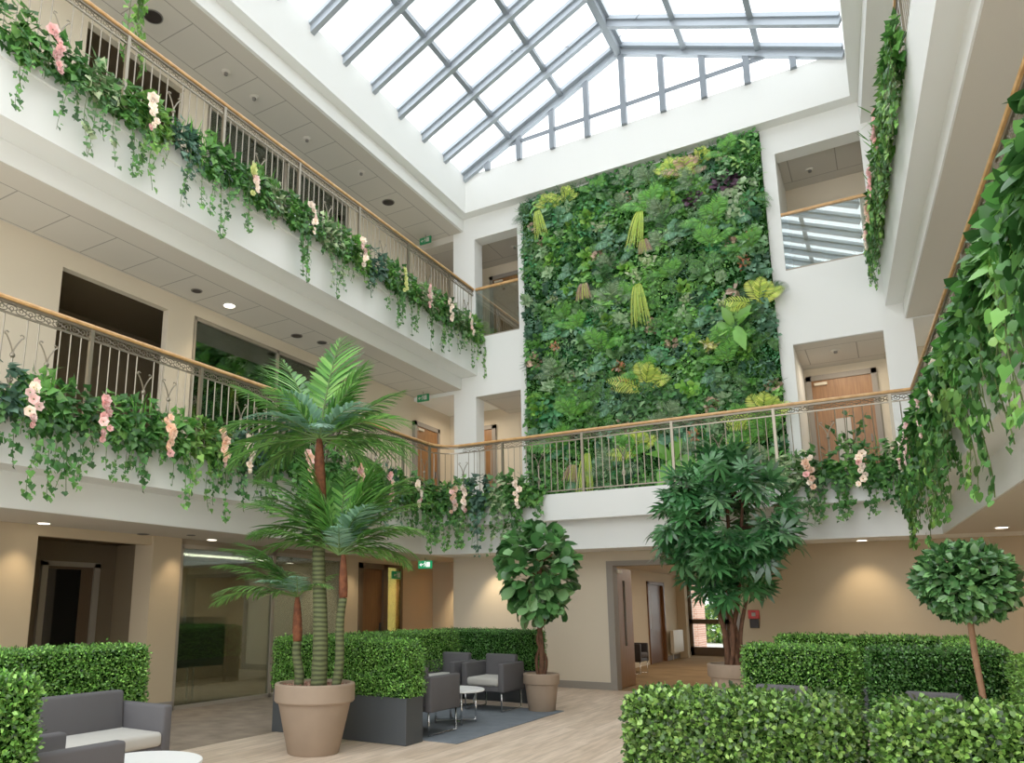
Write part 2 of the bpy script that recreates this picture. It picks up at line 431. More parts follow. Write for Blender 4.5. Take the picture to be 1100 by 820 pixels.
# top floor
prism('slab_top_left_lower', [(-7.82, YN), (-7.82, 13.95), (-9.2, 13.95), (-9.2, YN)], 6.185, 7.3, M_white)
prism('slab_top_left', [(-7.42, YN), (-7.42, 13.95), (-7.85, 13.95), (-7.85, YN)], 6.44, 7.3, M_white)
prism('trim_left', [(-7.385, YN), (-7.385, 13.95), (-7.43, 13.95), (-7.43, YN)], 7.06, 7.31, M_white)
prism('slab_top_right_lower', [(RX(.54, 13.95), 13.95), (RX(.54, YN), YN), (3.2, YN), (3.2, 13.95)], 6.12, 7.3, M_white)
prism('slab_top_right', [(RX(.289, 13.95), 13.95), (RX(.289, YN), YN), (RX(.57, YN), YN), (RX(.57, 13.95), 13.95)], 6.39, 7.3, M_white)
box('ceiling_middle_left', -9.2, -7.83, YN, 13.95, 6.178, 6.184, M_tile2, kind='structure')
prism('ceiling_middle_right', [(RX(.56, 13.95), 13.95), (RX(.56, YN), YN), (3.2, YN), (3.2, 13.95)], 6.113, 6.119, M_ceil)
# back plane: spandrels, piers, pillars
box('wall_back_spandrel_left', -7.459, -6.39, 13.95, 15.7, 5.965, 7.31, M_white, kind='structure')
box('wall_back_spandrel_behind', -9.2, -7.459, 13.965, 15.7, 6.1, 7.3, M_white, kind='structure')
box('wall_back_spandrel_right', -1.15, .22, 13.95, 15.7, 5.98, 7.37, M_white, kind='structure')
box('wall_back_spandrel_end', .22, 3.2, 13.96, 15.7, 6.1, 7.3, M_white, kind='structure')
box('wall_back_centre', -6.39, -1.15, 13.955, 15.7, 3.43, 10.24, M_white, kind='structure')
box('pillar_left', -8.01, -7.46, 13.95, 14.32, 3.43, 10.24, M_white, kind='structure')
box('pillar_right', .22, .65, 13.95, 14.32, 3.43, 10.24, M_white, kind='structure')
box('lintel_left', -7.7, -6.3, 13.951, 14.3, 9.68, 10.24, M_white, kind='structure')
box('lintel_left_end', -9.2, -7.7, 13.952, 14.3, 9.78, 10.24, M_ceil, kind='structure')
box('lintel_right_end', .3, 3.2, 13.952, 14.3, 9.78, 10.24, M_ceil, kind='structure')
box('lintel_right', -1.2, .3, 13.951, 14.3, 9.69, 10.24, M_white, kind='structure')
box('ceiling_top_back', -9.2, -6.3, 14.3, 15.7, 9.78, 9.9, M_tileb, kind='structure')
box('ceiling_top_back_right', -1.2, 3.2, 14.3, 15.7, 9.78, 9.9, M_tileb, kind='structure')
box('ceiling_middle_back', -7.46, -6.3, 13.97, 15.7, 5.955, 5.962, M_tileb, kind='structure')
box('ceiling_middle_back_right', -1.15, .22, 13.97, 15.7, 5.965, 5.975, M_tileb, kind='structure')
box('wall_back_corridor', -9.2, 3.2, 15.6, 15.75, 3.43, 9.9, M_cream, kind='structure')
# ground back wall with the corridor opening
box('wall_back', -7.82, -4.5, 13.56, 13.76, 0, 2.468, M_cream, kind='structure')
box('wall_back_right', -2.36, 3.2, 13.56, 13.76, 0, 2.468, M_beige, kind='structure')
box('wall_back_head', -4.5, -2.36, 13.56, 13.76, 2.2, 2.468, M_cream, kind='structure')
box('baseboard_back', -7.82, -4.5, 13.54, 13.56, 0, .13, M_trim, kind='structure')
box('baseboard_back_right', -2.36, 3.2, 13.54, 13.56, 0, .13, M_trim, kind='structure')
bm = bmesh.new()
add_box(bm, -4.56, -4.44, 13.53, 13.78, 0, 2.2); add_box(bm, -2.42, -2.3, 13.53, 13.78, 0, 2.2); add_box(bm, -4.56, -2.3, 13.53, 13.78, 2.2, 2.29)
bm_done(bm, 'trim_1', M_trim, kind='structure')
# side walls of the whole building
box('wall_right', 3.2, 3.3, YN, 15.7, 0, 9.95, M_cream, kind='structure')
# roof slab and skylight well
box('beam_left', -9.2, -7.74, YN, 13.95, 9.95, 10.24, M_white, kind='structure')
box('ceiling_top_left', -9.2, -7.80, YN, 13.95, 9.944, 9.949, M_tile3, kind='structure')
prism('beam_right', [(RX(.25, 13.95), 13.95), (RX(.25, YN), YN), (3.2, YN), (3.2, 13.95)], 9.8, 10.24, M_white)
box('wall_roof_left', -9.2, -7.55, YN, 15.7, 10.24, 11.17, M_white, kind='structure')
box('wall_roof_right', .14, 3.2, YN, 15.7, 10.24, 11.17, M_white, kind='structure')
box('wall_roof_back', -7.55, .14, 13.7, 15.7, 10.24, 11.14, M_white, kind='structure')

# left wall, storey by storey (x = -9.08)
XL = -9.08
def wall_seg(nm, y0, y1, z0, z1, m, x=XL): return box(nm, x - .12, x, y0, y1, z0, z1, m, kind='structure')
wall_seg('wall_left_ground', YN, 5.42, 0, 2.468, M_beige)
box('pillar_ground_left', XL - .35, XL + .04, 7.1, 7.6, 0, 2.468, M_beige, kind='structure')
box('baseboard_left', XL + .0401, XL + .055, 7.09, 7.61, 0, .14, M_trim, kind='structure')
wall_seg('wall_left_ground_head', 5.42, 7.1, 2.33, 2.468, M_beige)
wall_seg('wall_left_ground_strip', 7.6, 11.45, 2.38, 2.468, M_taupe)
wall_seg('wall_left_ground_pier', 11.45, 12.0, 0, 2.468, M_beige)
wall_seg('wall_left_ground_end', 13.5, 14.9, 0, 2.468, M_beige)
wall_seg('wall_left_ground_over', 12.0, 13.5, 2.33, 2.468, M_beige)
box('wall_back_left', -9.2, -7.7, 14.8, 14.95, 0, 2.468, M_beige, kind='structure')
box('wall_recess_side', -7.82, -7.72, 13.76, 14.8, 0, 2.468, M_beige, kind='structure')
box('trim_2', -8.3, -7.84, 14.76, 14.8, 0, 2.1, M_rail, kind='structure')
# lobby behind the ground opening
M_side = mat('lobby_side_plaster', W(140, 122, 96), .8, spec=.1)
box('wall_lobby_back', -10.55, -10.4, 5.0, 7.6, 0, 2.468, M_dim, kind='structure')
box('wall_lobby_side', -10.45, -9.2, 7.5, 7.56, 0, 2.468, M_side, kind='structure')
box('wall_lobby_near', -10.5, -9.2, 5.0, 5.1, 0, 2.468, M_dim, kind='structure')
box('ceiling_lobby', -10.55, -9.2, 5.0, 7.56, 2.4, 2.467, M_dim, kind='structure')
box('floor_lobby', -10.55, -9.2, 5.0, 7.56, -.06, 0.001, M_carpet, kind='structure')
d = thing('door_1', (-10.4, 6.28, 0)); d['kind'] = 'structure'
bm = bmesh.new()
add_box(bm, 0, .06, 0, .09, 0, 2.1); add_box(bm, 0, .06, .82, .92, 0, 2.1)
add_box(bm, 0, .06, 0, .92, 2.04, 2.11)
bm_done(bm, 'door_frame', M_frame, d)
lf = box('door_leaf', .005, .03, .09, .82, .01, 2.04, M_darkframe, d)
box('pane', .0301, .034, .1, .62, .05, 2.0, M_black, lf)
# glazed meeting room on the ground floor
box('wall_meeting_back', -12.6, -12.5, 7.35, 12.2, 0, 2.468, M_taupe, kind='structure')
box('wall_meeting_near', -12.5, -9.45, 7.57, 7.62, 0, 2.468, M_taupe, kind='structure')
box('wall_meeting_far', -12.5, -9.2, 11.9, 12.0, 0, 2.468, M_taupe, kind='structure')
box('floor_meeting', -12.6, -9.2, 7.35, 12.2, -.06, 0.001, M_carpet, kind='structure')
box('ceiling_meeting', -12.6, -9.2, 7.35, 12.2, 2.4, 2.467, M_taupe, kind='structure')
def glazing(nm, x, ys, z0, z1, m=M_dark, fr=M_frame):
    d = thing(nm, (x, ys[0], z0)); d['kind'] = 'structure'
    bm = bmesh.new(); L = ys[-1] - ys[0]
    for y in ys: add_box(bm, -.03, .03, y - ys[0] - .03, y - ys[0] + .03, 0, z1 - z0)
    add_box(bm, -.03, .03, 0, L, 0, .06); add_box(bm, -.03, .03, 0, L, z1 - z0 - .06, z1 - z0)
    bm_done(bm, 'window_frame', fr, d)
    for a, b in zip(ys, ys[1:]): box('pane', -.006, .006, a - ys[0] + .03, b - ys[0] - .03, .06, z1 - z0 - .06, m, d)
    return d
glazing('window_2', XL, [7.63, 9.6, 11.42], 0, 2.38)
# brown door and olive glazing at the far left
d = thing('door_2', (XL, 12.0, 0)); d['kind'] = 'structure'
bm = bmesh.new(); add_box(bm, -.1, .03, 0, .12, 0, 2.33); add_box(bm, -.1, .03, .82, .92, 0, 2.33); add_box(bm, -.1, .03, 0, .92, 2.22, 2.33); bm_done(bm, 'door_frame', M_darkframe, d)
lf = box('door_leaf', -.07, -.02, .12, .82, .01, 2.22, M_oakdark, d)
box('door_handle', -.02, .02, .74, .77, .95, 1.15, M_blackp, lf)
d = glazing('window_3', XL, [12.95, 13.5], 0, 2.33, glass_mat('olive_glass', (.5, .46, .22), .04), M_darkframe)
box('wall_office', -10.5, -10.4, 12.0, 13.6, 0, 2.468, M_beige, kind='structure')

# left wall middle and top storeys
for st, zb, zt in (('middle', 3.43, 6.185), ('top', 7.3, 9.95)):
    wall_seg('wall_left_' + st, YN, 5.38, zb, zt, M_cream)
    wall_seg('wall_left_%s_pier' % st, 7.1, 7.6, zb, zt, M_cream)
    wall_seg('wall_left_%s_head' % st, 5.38, 7.1, zt - .28, zt, M_cream)
    wall_seg('wall_left_%s_strip' % st, 7.6, 11.4, zt - .2, zt, M_cream)
    wall_seg('wall_left_%s_far' % st, 11.4, 13.9, zb, zt, M_cream)
    wall_seg('wall_left_%s_end' % st, 15.0, 15.7, zb, zt, M_cream)
    wall_seg('wall_left_%s_over' % st, 13.9, 15.0, zb + 2.2 if st == 'middle' else zb, zt, M_cream)
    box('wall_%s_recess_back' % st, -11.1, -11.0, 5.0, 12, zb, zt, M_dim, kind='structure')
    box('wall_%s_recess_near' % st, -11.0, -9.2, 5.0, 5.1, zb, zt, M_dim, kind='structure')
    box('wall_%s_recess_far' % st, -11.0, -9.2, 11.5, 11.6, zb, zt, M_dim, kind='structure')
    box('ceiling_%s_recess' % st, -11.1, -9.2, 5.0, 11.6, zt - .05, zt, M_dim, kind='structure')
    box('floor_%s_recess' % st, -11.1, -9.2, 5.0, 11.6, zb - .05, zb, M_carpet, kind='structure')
glazing('window_4', XL - .03, [7.62, 9.5, 11.38], 3.45, 5.98)
glazing('window_5', XL - .03, [7.62, 9.5, 11.38], 7.3, 9.75)
def framed_door(nm, o, w, h, axis, leafm=M_oak, closer=True, vision=False, face=1):
    """door standing in a wall; local x across, front at -y"""
    d = thing(nm, o, 0 if axis == 'x' else PI / 2); d['kind'] = 'structure'
    bm = bmesh.new()
    add_box(bm, 0, .09, -.06, .02, 0, h); add_box(bm, w - .09, w, -.06, .02, 0, h); add_box(bm, 0, w, -.06, .02, h - .1, h)
    bm_done(bm, 'door_frame', M_trim, d)
    lf = box('door_leaf', .09, w - .09, -.03, .02, .01, h - .1, leafm, d)
    if vision: box('pane', w * .36, w * .58, -.035, -.03, .5, 1.5, M_cush, lf)
    if closer: box('door_closer', .14, .36, -.08, -.03, h - .2, h - .15, M_radi, lf)
    box('door_handle', w - .2, w - .175, -.06, -.03, 1.0, 1.14, M_grey, lf)
    return d
framed_door('door_3', (-1.12, 15.6, 3.43), 1.18, 2.38, 'x', vision=True)
framed_door('door_4', (-8.75, 15.6, 3.43), .95, 2.3, 'x')
box('wall_left_middle_reveal', XL - .2, XL - .13, 13.8, 15.1, 3.43, 6.1, M_cream, kind='structure')
framed_door('door_5', (XL + .02, 13.9, 3.43), 1.1, 2.2, 'y')
framed_door('door_6', (-7.9, 15.6, 7.3), .95, 2.2, 'x')

# corridor beyond the opening
box('wall_corridor_left', -5.8, -5.7, 13.76, 20.1, 0, 2.45, M_cream, kind='structure')
box('wall_corridor_left_far', -5.8, -5.7, 21.75, 24.7, 0, 2.45, M_cream, kind='structure')
box('wall_corridor_left_head', -5.8, -5.7, 20.1, 21.75, 2.12, 2.45, M_cream, kind='structure')
box('wall_corridor_right', -1.7, -1.6, 13.76, 24.7, 0, 2.45, M_cream, kind='structure')
box('ceiling_corridor', -5.8, -1.6, 13.76, 24.7, 2.4, 2.46, M_ceil, kind='structure')
box('baseboard_corridor', -5.7, -5.68, 21.8, 24.6, 0, .12, M_trim, kind='structure')
box('pillar_corridor', -5.7, -5.45, 23.2, 23.45, 0, 2.4, M_beige, kind='structure')
d = thing('door_7', (-5.7, 20.1, 0)); d['kind'] = 'structure'
bm = bmesh.new(); add_box(bm, -.1, .04, 0, .1, 0, 2.14); add_box(bm, -.1, .04, 1.55, 1.65, 0, 2.14); add_box(bm, -.1, .04, 0, 1.65, 2.06, 2.14); bm_done(bm, 'door_frame', M_oakdark, d)
lf = box('door_leaf', -.09, -.04, .1, 1.55, 0, 2.06, M_oakdark, d)
box('pane', -.04, -.035, .2, .42, .9, 1.9, M_cush, lf)
d = thing('door_8', (-4.47, 13.62, 0)); d['kind'] = 'structure'       # leaf swung open into the corridor
lf = box('door_leaf', -.03, .02, .1, 1.05, .01, 2.17, M_oak, d)
box('pane', .0201, .024, .5, .62, .75, 1.95, M_black, lf)
box('door_closer', -.02, .06, .12, .38, 2.08, 2.14, M_radi, d)
# entrance doors
d = thing('door_9', (-5.78, 24.65, 0)); d['kind'] = 'structure'
lv = []
for i in range(3):
    x = .05 + i * 1.15
    bm = bmesh.new()
    add_box(bm, x, x + .14, -.04, .04, 0, 2.3); add_box(bm, x + 1.0, x + 1.14, -.04, .04, 0, 2.3)
    add_box(bm, x, x + 1.14, -.04, .04, 0, .26); add_box(bm, x, x + 1.14, -.04, .04, 2.16, 2.36); add_box(bm, x, x + 1.14, -.04, .04, .95, 1.1)
    lf = bm_done(bm, 'door_leaf', M_darkframe, d)
    box('pane', x + .14, x + 1.0, -.005, .005, .26, 2.16, M_glass, lf)
    lv.append(lf)
bm = bmesh.new(); add_box(bm, .98, 1.06, -.09, -.04, .98, 1.06); bm_done(bm, 'door_lock', M_chrome, lv[0])
box('wall_entrance_head', -5.8, -1.6, 24.6, 24.72, 2.34, 2.46, M_cream, kind='structure')
# outside the entrance
box('ground_outside', -14, 6, 24.72, 45, -.1, -.02, mat('pale_paving', W(206, 200, 190), .9, var=(2, .08)), kind='structure')
b = box('brick_pier', -7.4, -6.0, 27.2, 28.4, -.02, 4.5, M_brick); tag(b, 'pink brick pier outside the glazed entrance doors', 'pier')
b = box('brick_pier', -9.2, -8.2, 33, 34, -.02, 5, M_brick); tag(b, 'more distant pink brick pier beyond the entrance doors', 'pier')

# ------------------------------------------------------------------ skylight
sk = thing('window_1', (-3.8, 13.7, 11.1)); sk['kind'] = 'structure'
def SK(bm, nm, m): return bm_done(bm, nm, m, sk, loc=(3.8, -13.7, -11.1))
RZ, RXc, EL, ER, EZ = 12.9, -3.86, -7.6, .12, 11.14
def roof_pt(x, y):
    if x < RXc: t = (x - EL) / (RXc - EL)
    else: t = (ER - x) / (ER - RXc)
    return Vector((x, y, EZ + (RZ - EZ) * t))
ys = [13.66 - .88 * i for i in range(17)]
for i, y in enumerate(ys):
    for xa, xb in ((EL, RXc), (ER, RXc)):
        bm = bmesh.new()
        a, b = roof_pt(xa, y), roof_pt(xb, y) if xb != RXc else Vector((RXc, y, RZ))
        up = Vector((0, 1, 0)).cross(b - a)
        add_bar(bm, a, b, .2 if i else .3, .08, up); add_bar(bm, a + Vector((0, 0, -.1)), b + Vector((0, 0, -.1)), .1, .14, up)
        SK(bm, 'rafter', M_alu)
for x in (-6.38, -5.14, -2.55, -1.23):
    bm = bmesh.new(); p = roof_pt(x, 0); add_bar(bm, (x, 13.7, p.z - .02), (x, -.6, p.z - .02), .1, .1); SK(bm, 'purlin', M_alud)
bm = bmesh.new(); add_bar(bm, (RXc, 13.75, RZ), (RXc, -.6, RZ), .26, .12); add_bar(bm, (RXc, 13.75, RZ - .12), (RXc, -.6, RZ - .12), .12, .16); SK(bm, 'ridge_beam', M_alud)
for xa, xb, nm in ((EL, RXc, 'pane'), (RXc, ER, 'pane')):
    bm = bmesh.new()
    pa, pb = (xa, EZ if xa == EL else RZ), (xb, RZ if xa == EL else EZ)
    vs = [bm.verts.new((x, y, z + .06)) for (x, z), y in ((pa, 13.7), (pb, 13.7), (pb, -.6), (pa, -.6))]
    bm.faces.new(vs); SK(bm, nm, M_sky)
bm = bmesh.new(); bm.faces.new([bm.verts.new(v) for v in ((EL, 13.72, EZ), (ER, 13.72, EZ), (RXc, 13.72, RZ))]); SK(bm, 'gable_pane', M_sky)
for x in [-6.96 + .785 * i for i in range(9)]:
    z = roof_pt(x, 0).z
    bm = bmesh.new(); add_box(bm, x - .055, x + .055, 13.62, 13.74, 11.1, z); SK(bm, 'mullion', M_mull)
bm = bmesh.new(); add_box(bm, -6.72, -.85, 13.66, 13.71, 11.52, 11.59); SK(bm, 'transom', M_mull)
for a, b in (((-3.7, 13.2, 12.75), (-1.3, 10.6, 11.85)), ((-4.1, 13.2, 12.75), (-5.6, 11.6, 12.1))):
    bm = bmesh.new(); add_tube(bm, [a, b], .008, 5); SK(bm, 'tie_rod', M_alud)

# ------------------------------------------------------------------ railings
def scroll(bm, a, d, L, z0, z1):
    """lacy scroll band: two opposed waves and little rings between the handrail and the top bar"""
    n = max(8, int(L / .012)); zc, h = (z0 + z1) / 2, (z1 - z0) / 2
    for ph in (0, PI):
        pts = []
        for i in range(n + 1):
            t = L * i / n
            pts.append(a + d * (t + .022 * math.sin(2 * t * 2 * PI / .2 + ph)) + Vector((0, 0, zc + h * .85 * math.sin(t * 2 * PI / .2 + ph))))
        add_tube(bm, pts, .0055, 4, False)
    k = int(L / .1)
    for i in range(k):
        c = a + d * (.05 + i * .1) + Vector((0, 0, zc)); r = h * .45
        add_tube(bm, [c + d * r * math.cos(q) + Vector((0, 0, r * math.sin(q))) for q in [j * PI / 3 for j in range(7)]], .005, 4, False)

BAY = 1.58; SP = BAY / 13
def bar_mesh(name, r, h, m, n=6, sq=False):
    bm = bmesh.new()
    if sq: add_box(bm, -r, r, -r, r, 0, h)
    else: add_tube(bm, [(0, 0, 0), (0, 0, h)], r, n)
    me = bpy.data.meshes.new(name); bm.to_mesh(me); bm.free(); me.materials.append(m); return me
ME_bal = bar_mesh('baluster', .0075, .9, M_metal); ME_post = bar_mesh('post', .021, 1.06, M_metal, sq=True)
bm = bmesh.new()
add_tube(bm, [(0, 0, 0), (0, 0, .5)], .013, 6)
for s in (-1, 1):
    pts = [Vector((0, 0, .5)) + Vector((0, s * (.005 + .075 * (t ** 1.5)), .17 * t)) for t in [i / 8 for i in range(9)]]
    pts += [pts[-1] + Vector((0, s * .022 * math.sin(q), .022 - .022 * math.cos(q) - .0)) * .9 for q in [.7, 1.5, 2.4, 3.4, 4.4]]
    add_tube(bm, pts, .0085, 5)
add_lathe(bm, [(.012, .44), (.026, .46), (.026, .48), (.012, .5)], 10)
for s in (-1, 1): add_tube(bm, [(0, 0, .3), (0, s * .03, .22), (0, s * .012, .17)], .007, 5)
ME_fin = bpy.data.meshes.new('scroll_baluster'); bm.to_mesh(ME_fin); bm.free(); ME_fin.materials.append(M_metal)
ME_fin2 = ME_fin.copy()

def railing(name, path, zdeck, zrail, label, posts_from=0., fin=(6, 9)):
    """path: list of (x,y) in plan; posts and balusters stepped along its length"""
    P = [Vector((x, y, 0)) for x, y in path]
    o = P[0]; root = thing(name, (o.x, o.y, zdeck), 0, label, 'railing')
    P = [p - o for p in P]; H = zrail - zdeck
    seg = [(b - a).length for a, b in zip(P, P[1:])]; tot = sum(seg)
    def at(s):
        for a, b, l in zip(P, P[1:], seg):
            if s <= l + 1e-6: return a.lerp(b, s / l), (b - a).normalized()
            s -= l
        return P[-1], (P[-1] - P[-2]).normalized()
    # handrail profile swept along the path
    prof = [(-.034, -.02), (-.04, .0), (-.03, .022), (0, .03), (.03, .022), (.04, 0), (.034, -.02), (0, -.026)]
    def sweep(nm, prof, z, m):
        bm = bmesh.new(); rings = []
        for i, p in enumerate(P):
            d1 = (P[i] - P[i - 1]).normalized() if i else (P[1] - P[0]).normalized()
            d2 = (P[i + 1] - P[i]).normalized() if i < len(P) - 1 else d1
            d = (d1 + d2).normalized(); s = Vector((d.y, -d.x, 0)) / max(.4, d.dot(d1))
            rings.append([bm.verts.new(p + s * u + Vector((0, 0, z + v))) for u, v in prof])
        k = len(prof)
        for a, b in zip(rings, rings[1:]):
            for j in range(k): bm.faces.new((a[j], b[j], b[(j + 1) % k], a[(j + 1) % k]))
        bm.faces.new(rings[0]); bm.faces.new(rings[-1][::-1])
        bmesh.ops.recalc_face_normals(bm, faces=bm.faces[:])
        return bm_done(bm, nm, m, root)
    sweep('handrail', prof, H, M_rail)
    sq = lambda a, b: [(-a, -b), (-a, b), (a, b), (a, -b)]
    sweep('handrail_core', sq(.016, .02), H - .035, M_frieze)
    sweep('top_bar', sq(.013, .009), H - .15, M_metal)
    sweep('bottom_bar', sq(.013, .009), .06, M_metal)
    k = 0; s = posts_from
    i = 0
    while s < tot:
        p, d = at(s); a = math.atan2(d.y, d.x) - PI / 2
        j = i % 13
        if j == 0: obj_from('post', ME_post, root, (p.x, p.y, 0), (0, 0, a), (1, 1, (H - .03) / 1.06))
        elif j in fin: obj_from('scroll_baluster', ME_fin, root, (p.x, p.y, .06), (0, 0, a))
        else: obj_from('baluster', ME_bal, root, (p.x, p.y, .06), (0, 0, a), (1, 1, (H - .21) / .9))
        i += 1; s += SP
    # scroll friezes per straight piece
    for a, b, l in zip(P, P[1:], seg):
        if l > .3:
            bm = bmesh.new(); d = (b - a).normalized()
            scroll(bm, a, d, l, H - .14, H - .05); bm_done(bm, 'scroll_frieze', M_frieze, root)
    return root

crn = arc(-7.0, 12.03, .5, PI, PI / 2, 8)
railing('balcony_railing', [(-7.5, 2.0)] + [(-7.5, 11.98)] , 3.45, 4.56, 'oak topped scroll railing of the middle left gallery above pink flowers', posts_from=(4.86 - 2.0) - BAY)
railing('bridge_railing', crn + [(RX(.37, 12.53), 12.53)], 3.45, 4.56, 'oak topped railing along the bridge in front of the living wall', posts_from=.06, fin=(6,))
railing('balcony_railing', [(RX(.38, 12.5), 12.5), (RX(.38, 3.4), 3.4)], 3.45, 4.56, 'oak topped railing of the right gallery, rising behind the big leaved ivy', posts_from=.1)
railing('balcony_railing', [(-7.5, 3.0), (-7.5, 13.93)], 7.3, 8.46, 'oak topped railing of the left gallery on the top storey', posts_from=.4, fin=(6,))
railing('balcony_railing', [(RX(.38, 13.9), 13.9), (RX(.38, 8.5), 8.5)], 7.3, 8.46, 'railing of the right gallery on the top storey, hidden behind hanging ivy', posts_from=.1)
# glass balustrades on the top storey at the back
for x0, x1, z0, lab in ((-7.46, -6.39, 7.31, 'glass balustrade with oak handrail left of the living wall'), (-1.15, .22, 7.37, 'glass balustrade with oak handrail right of the living wall, mirroring the skylight')):
    g = thing('glass_balustrade', (x0, 13.99, z0), 0, lab, 'balustrade')
    w = x1 - x0; h = 8.46 - z0
    box('glass_panel', 0, w, -.008, .008, 0, h, M_balus, g)
    box('handrail', 0, w, -.035, .035, h - .02, h + .035, M_rail, g, bev=.012)
    box('bottom_channel', 0, w, -.03, .03, 0, .03, M_frame, g)

# ------------------------------------------------------------------ hedges
HC = [(74, 150, 42), (96, 172, 54), (54, 124, 32), (122, 194, 74), (40, 100, 26)]
HCD = [(44, 114, 36), (62, 138, 48), (32, 92, 28), (86, 160, 66)]
def hedge_mesh(sx, sy, z0, z1, dens, size, cols, tmpl=TINY):
    """clipped box hedge: leaves set all over the faces of a rounded box centred on the origin"""
    lm = LM(); h = z1 - z0
    faces = [((0, 0, 1), sx, sy), ((0, -1, 0), sx, h), ((0, 1, 0), sx, h), ((1, 0, 0), sy, h), ((-1, 0, 0), sy, h)]
    for n, a, b in faces:
        k = int(a * b * dens); n = np.array(n, float)
        u, v = rng.uniform(-.5, .5, k), rng.uniform(-.5, .5, k)
        if n[2]: P = np.stack([u * a, v * b, np.full(k, z1)], 1)
        elif n[1]: P = np.stack([u * a, np.full(k, n[1] * sy / 2), z0 + (v + .5) * b], 1)
        else: P = np.stack([np.full(k, n[0] * sx / 2), u * a, z0 + (v + .5) * b], 1)
        # round the edges
        c = np.array([0, 0, (z0 + z1) / 2]); hs = np.array([sx / 2, sy / 2, h / 2]); rr = .07
        q = P - c; inner = np.clip(q, -(hs - rr), hs - rr); dlt = q - inner
        nn = unit(dlt + 1e-6); P = c + inner + nn * rr * (1 + rng.normal(0, .25, (k, 1)))
        D = unit(nn * .75 + rng.normal(0, .75, (k, 3)) + np.array([0, 0, .25]))
        N = unit(nn + rng.normal(0, .55, (k, 3)))
        sh = 1 - .6 * (rng.random((k, 1)) < .38)  # random leaves darkened, painting in the shade of gaps between leaves
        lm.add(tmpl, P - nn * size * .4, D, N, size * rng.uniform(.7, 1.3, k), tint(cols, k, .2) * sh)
    return lm.mesh('foliage', M_leafH)

_hm = {}
def hedge(cx, cy, sx, sy, label, group, z0=.48, z1=1.08, dens=9000, size=.026, cols=HC, rz=0, planter=True, tmpl=TINY):
    key = (sx, sy, z0, z1, dens, size, cols[0])
    if key not in _hm: _hm[key] = hedge_mesh(sx, sy, z0, z1, dens, size, cols, tmpl)
    t = thing('hedge_planter', (cx, cy, 0.002), rz, label, 'hedge', group)
    f = obj_from('foliage', _hm[key], t)
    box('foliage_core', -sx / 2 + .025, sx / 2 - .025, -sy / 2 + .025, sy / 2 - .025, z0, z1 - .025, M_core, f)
    box('planter_box', -sx / 2 + .02, sx / 2 - .02, -sy / 2 + .02, sy / 2 - .02, 0, z0 + .01, M_planter, t, bev=.006)
    return t
TL = [(74, 132, 38), (96, 156, 50), (48, 98, 26), (126, 182, 74), (36, 78, 20)]
g1 = 'clipped hedges in charcoal planters'
# near right pair
hedge(-.645, 3.6, .88, .44, 'near clipped hedge at the right foreground, left one of the pair', g1, z1=1.055, dens=21000, size=.025, cols=TL, tmpl=T_oval(.34, .1))
hedge(.36, 3.6, .96, .44, 'near clipped hedge at the right foreground, right one of the pair', g1, z1=1.055, dens=21000, size=.025, cols=TL, tmpl=T_oval(.34, .1))
hedge(-.88, 8.16, .96, .42, 'clipped hedge in the second row on the right, left one, beside the tree pot', g1, dens=8000)
hedge(.22, 8.16, 1.04, .42, 'clipped hedge in the second row on the right, behind the ball tree', g1, dens=8000, cols=HCD)
hedge(.86, 6.7, .36, 1.5, 'clipped hedge standing end on at the right edge beside the ball tree', g1, dens=8000, cols=[(104, 176, 58), (126, 196, 76), (80, 150, 44)])
hedge(-1.0, 11.2, .9, .4, 'farthest clipped hedge by the back wall, left one', g1, dens=6000, size=.03)
hedge(-.08, 11.2, .92, .4, 'farthest clipped hedge by the back wall, right one', g1, dens=6000, size=.03)
hedge(.60, 9.9, .4, 3.0, 'long clipped hedge running back along the right side of the farthest enclosure', g1, dens=5000, size=.03, cols=HC)
# centre seating enclosure
hedge(-5.6, 7.19, 1.96, .38, 'front clipped hedge in charcoal planter behind the potted palm', g1, dens=8500)
hedge(-6.4, 9.2, .38, 3.56, 'side clipped hedge running back from the palm along the carpet', g1, dens=6500)
hedge(-5.74, 11.2, 1.74, .38, 'clipped hedge behind the two grey armchairs', g1, dens=7500, cols=HCD)
# left seating
hedge(-6.45, 3.72, .4, 2.5, 'clipped hedge behind the grey sofa at the left', g1, dens=8500, cols=HC)
hedge(-4.13, 1.95, .44, 1.0, 'nearest clipped hedge at the lower left corner of the picture', g1, dens=11000, size=.028)

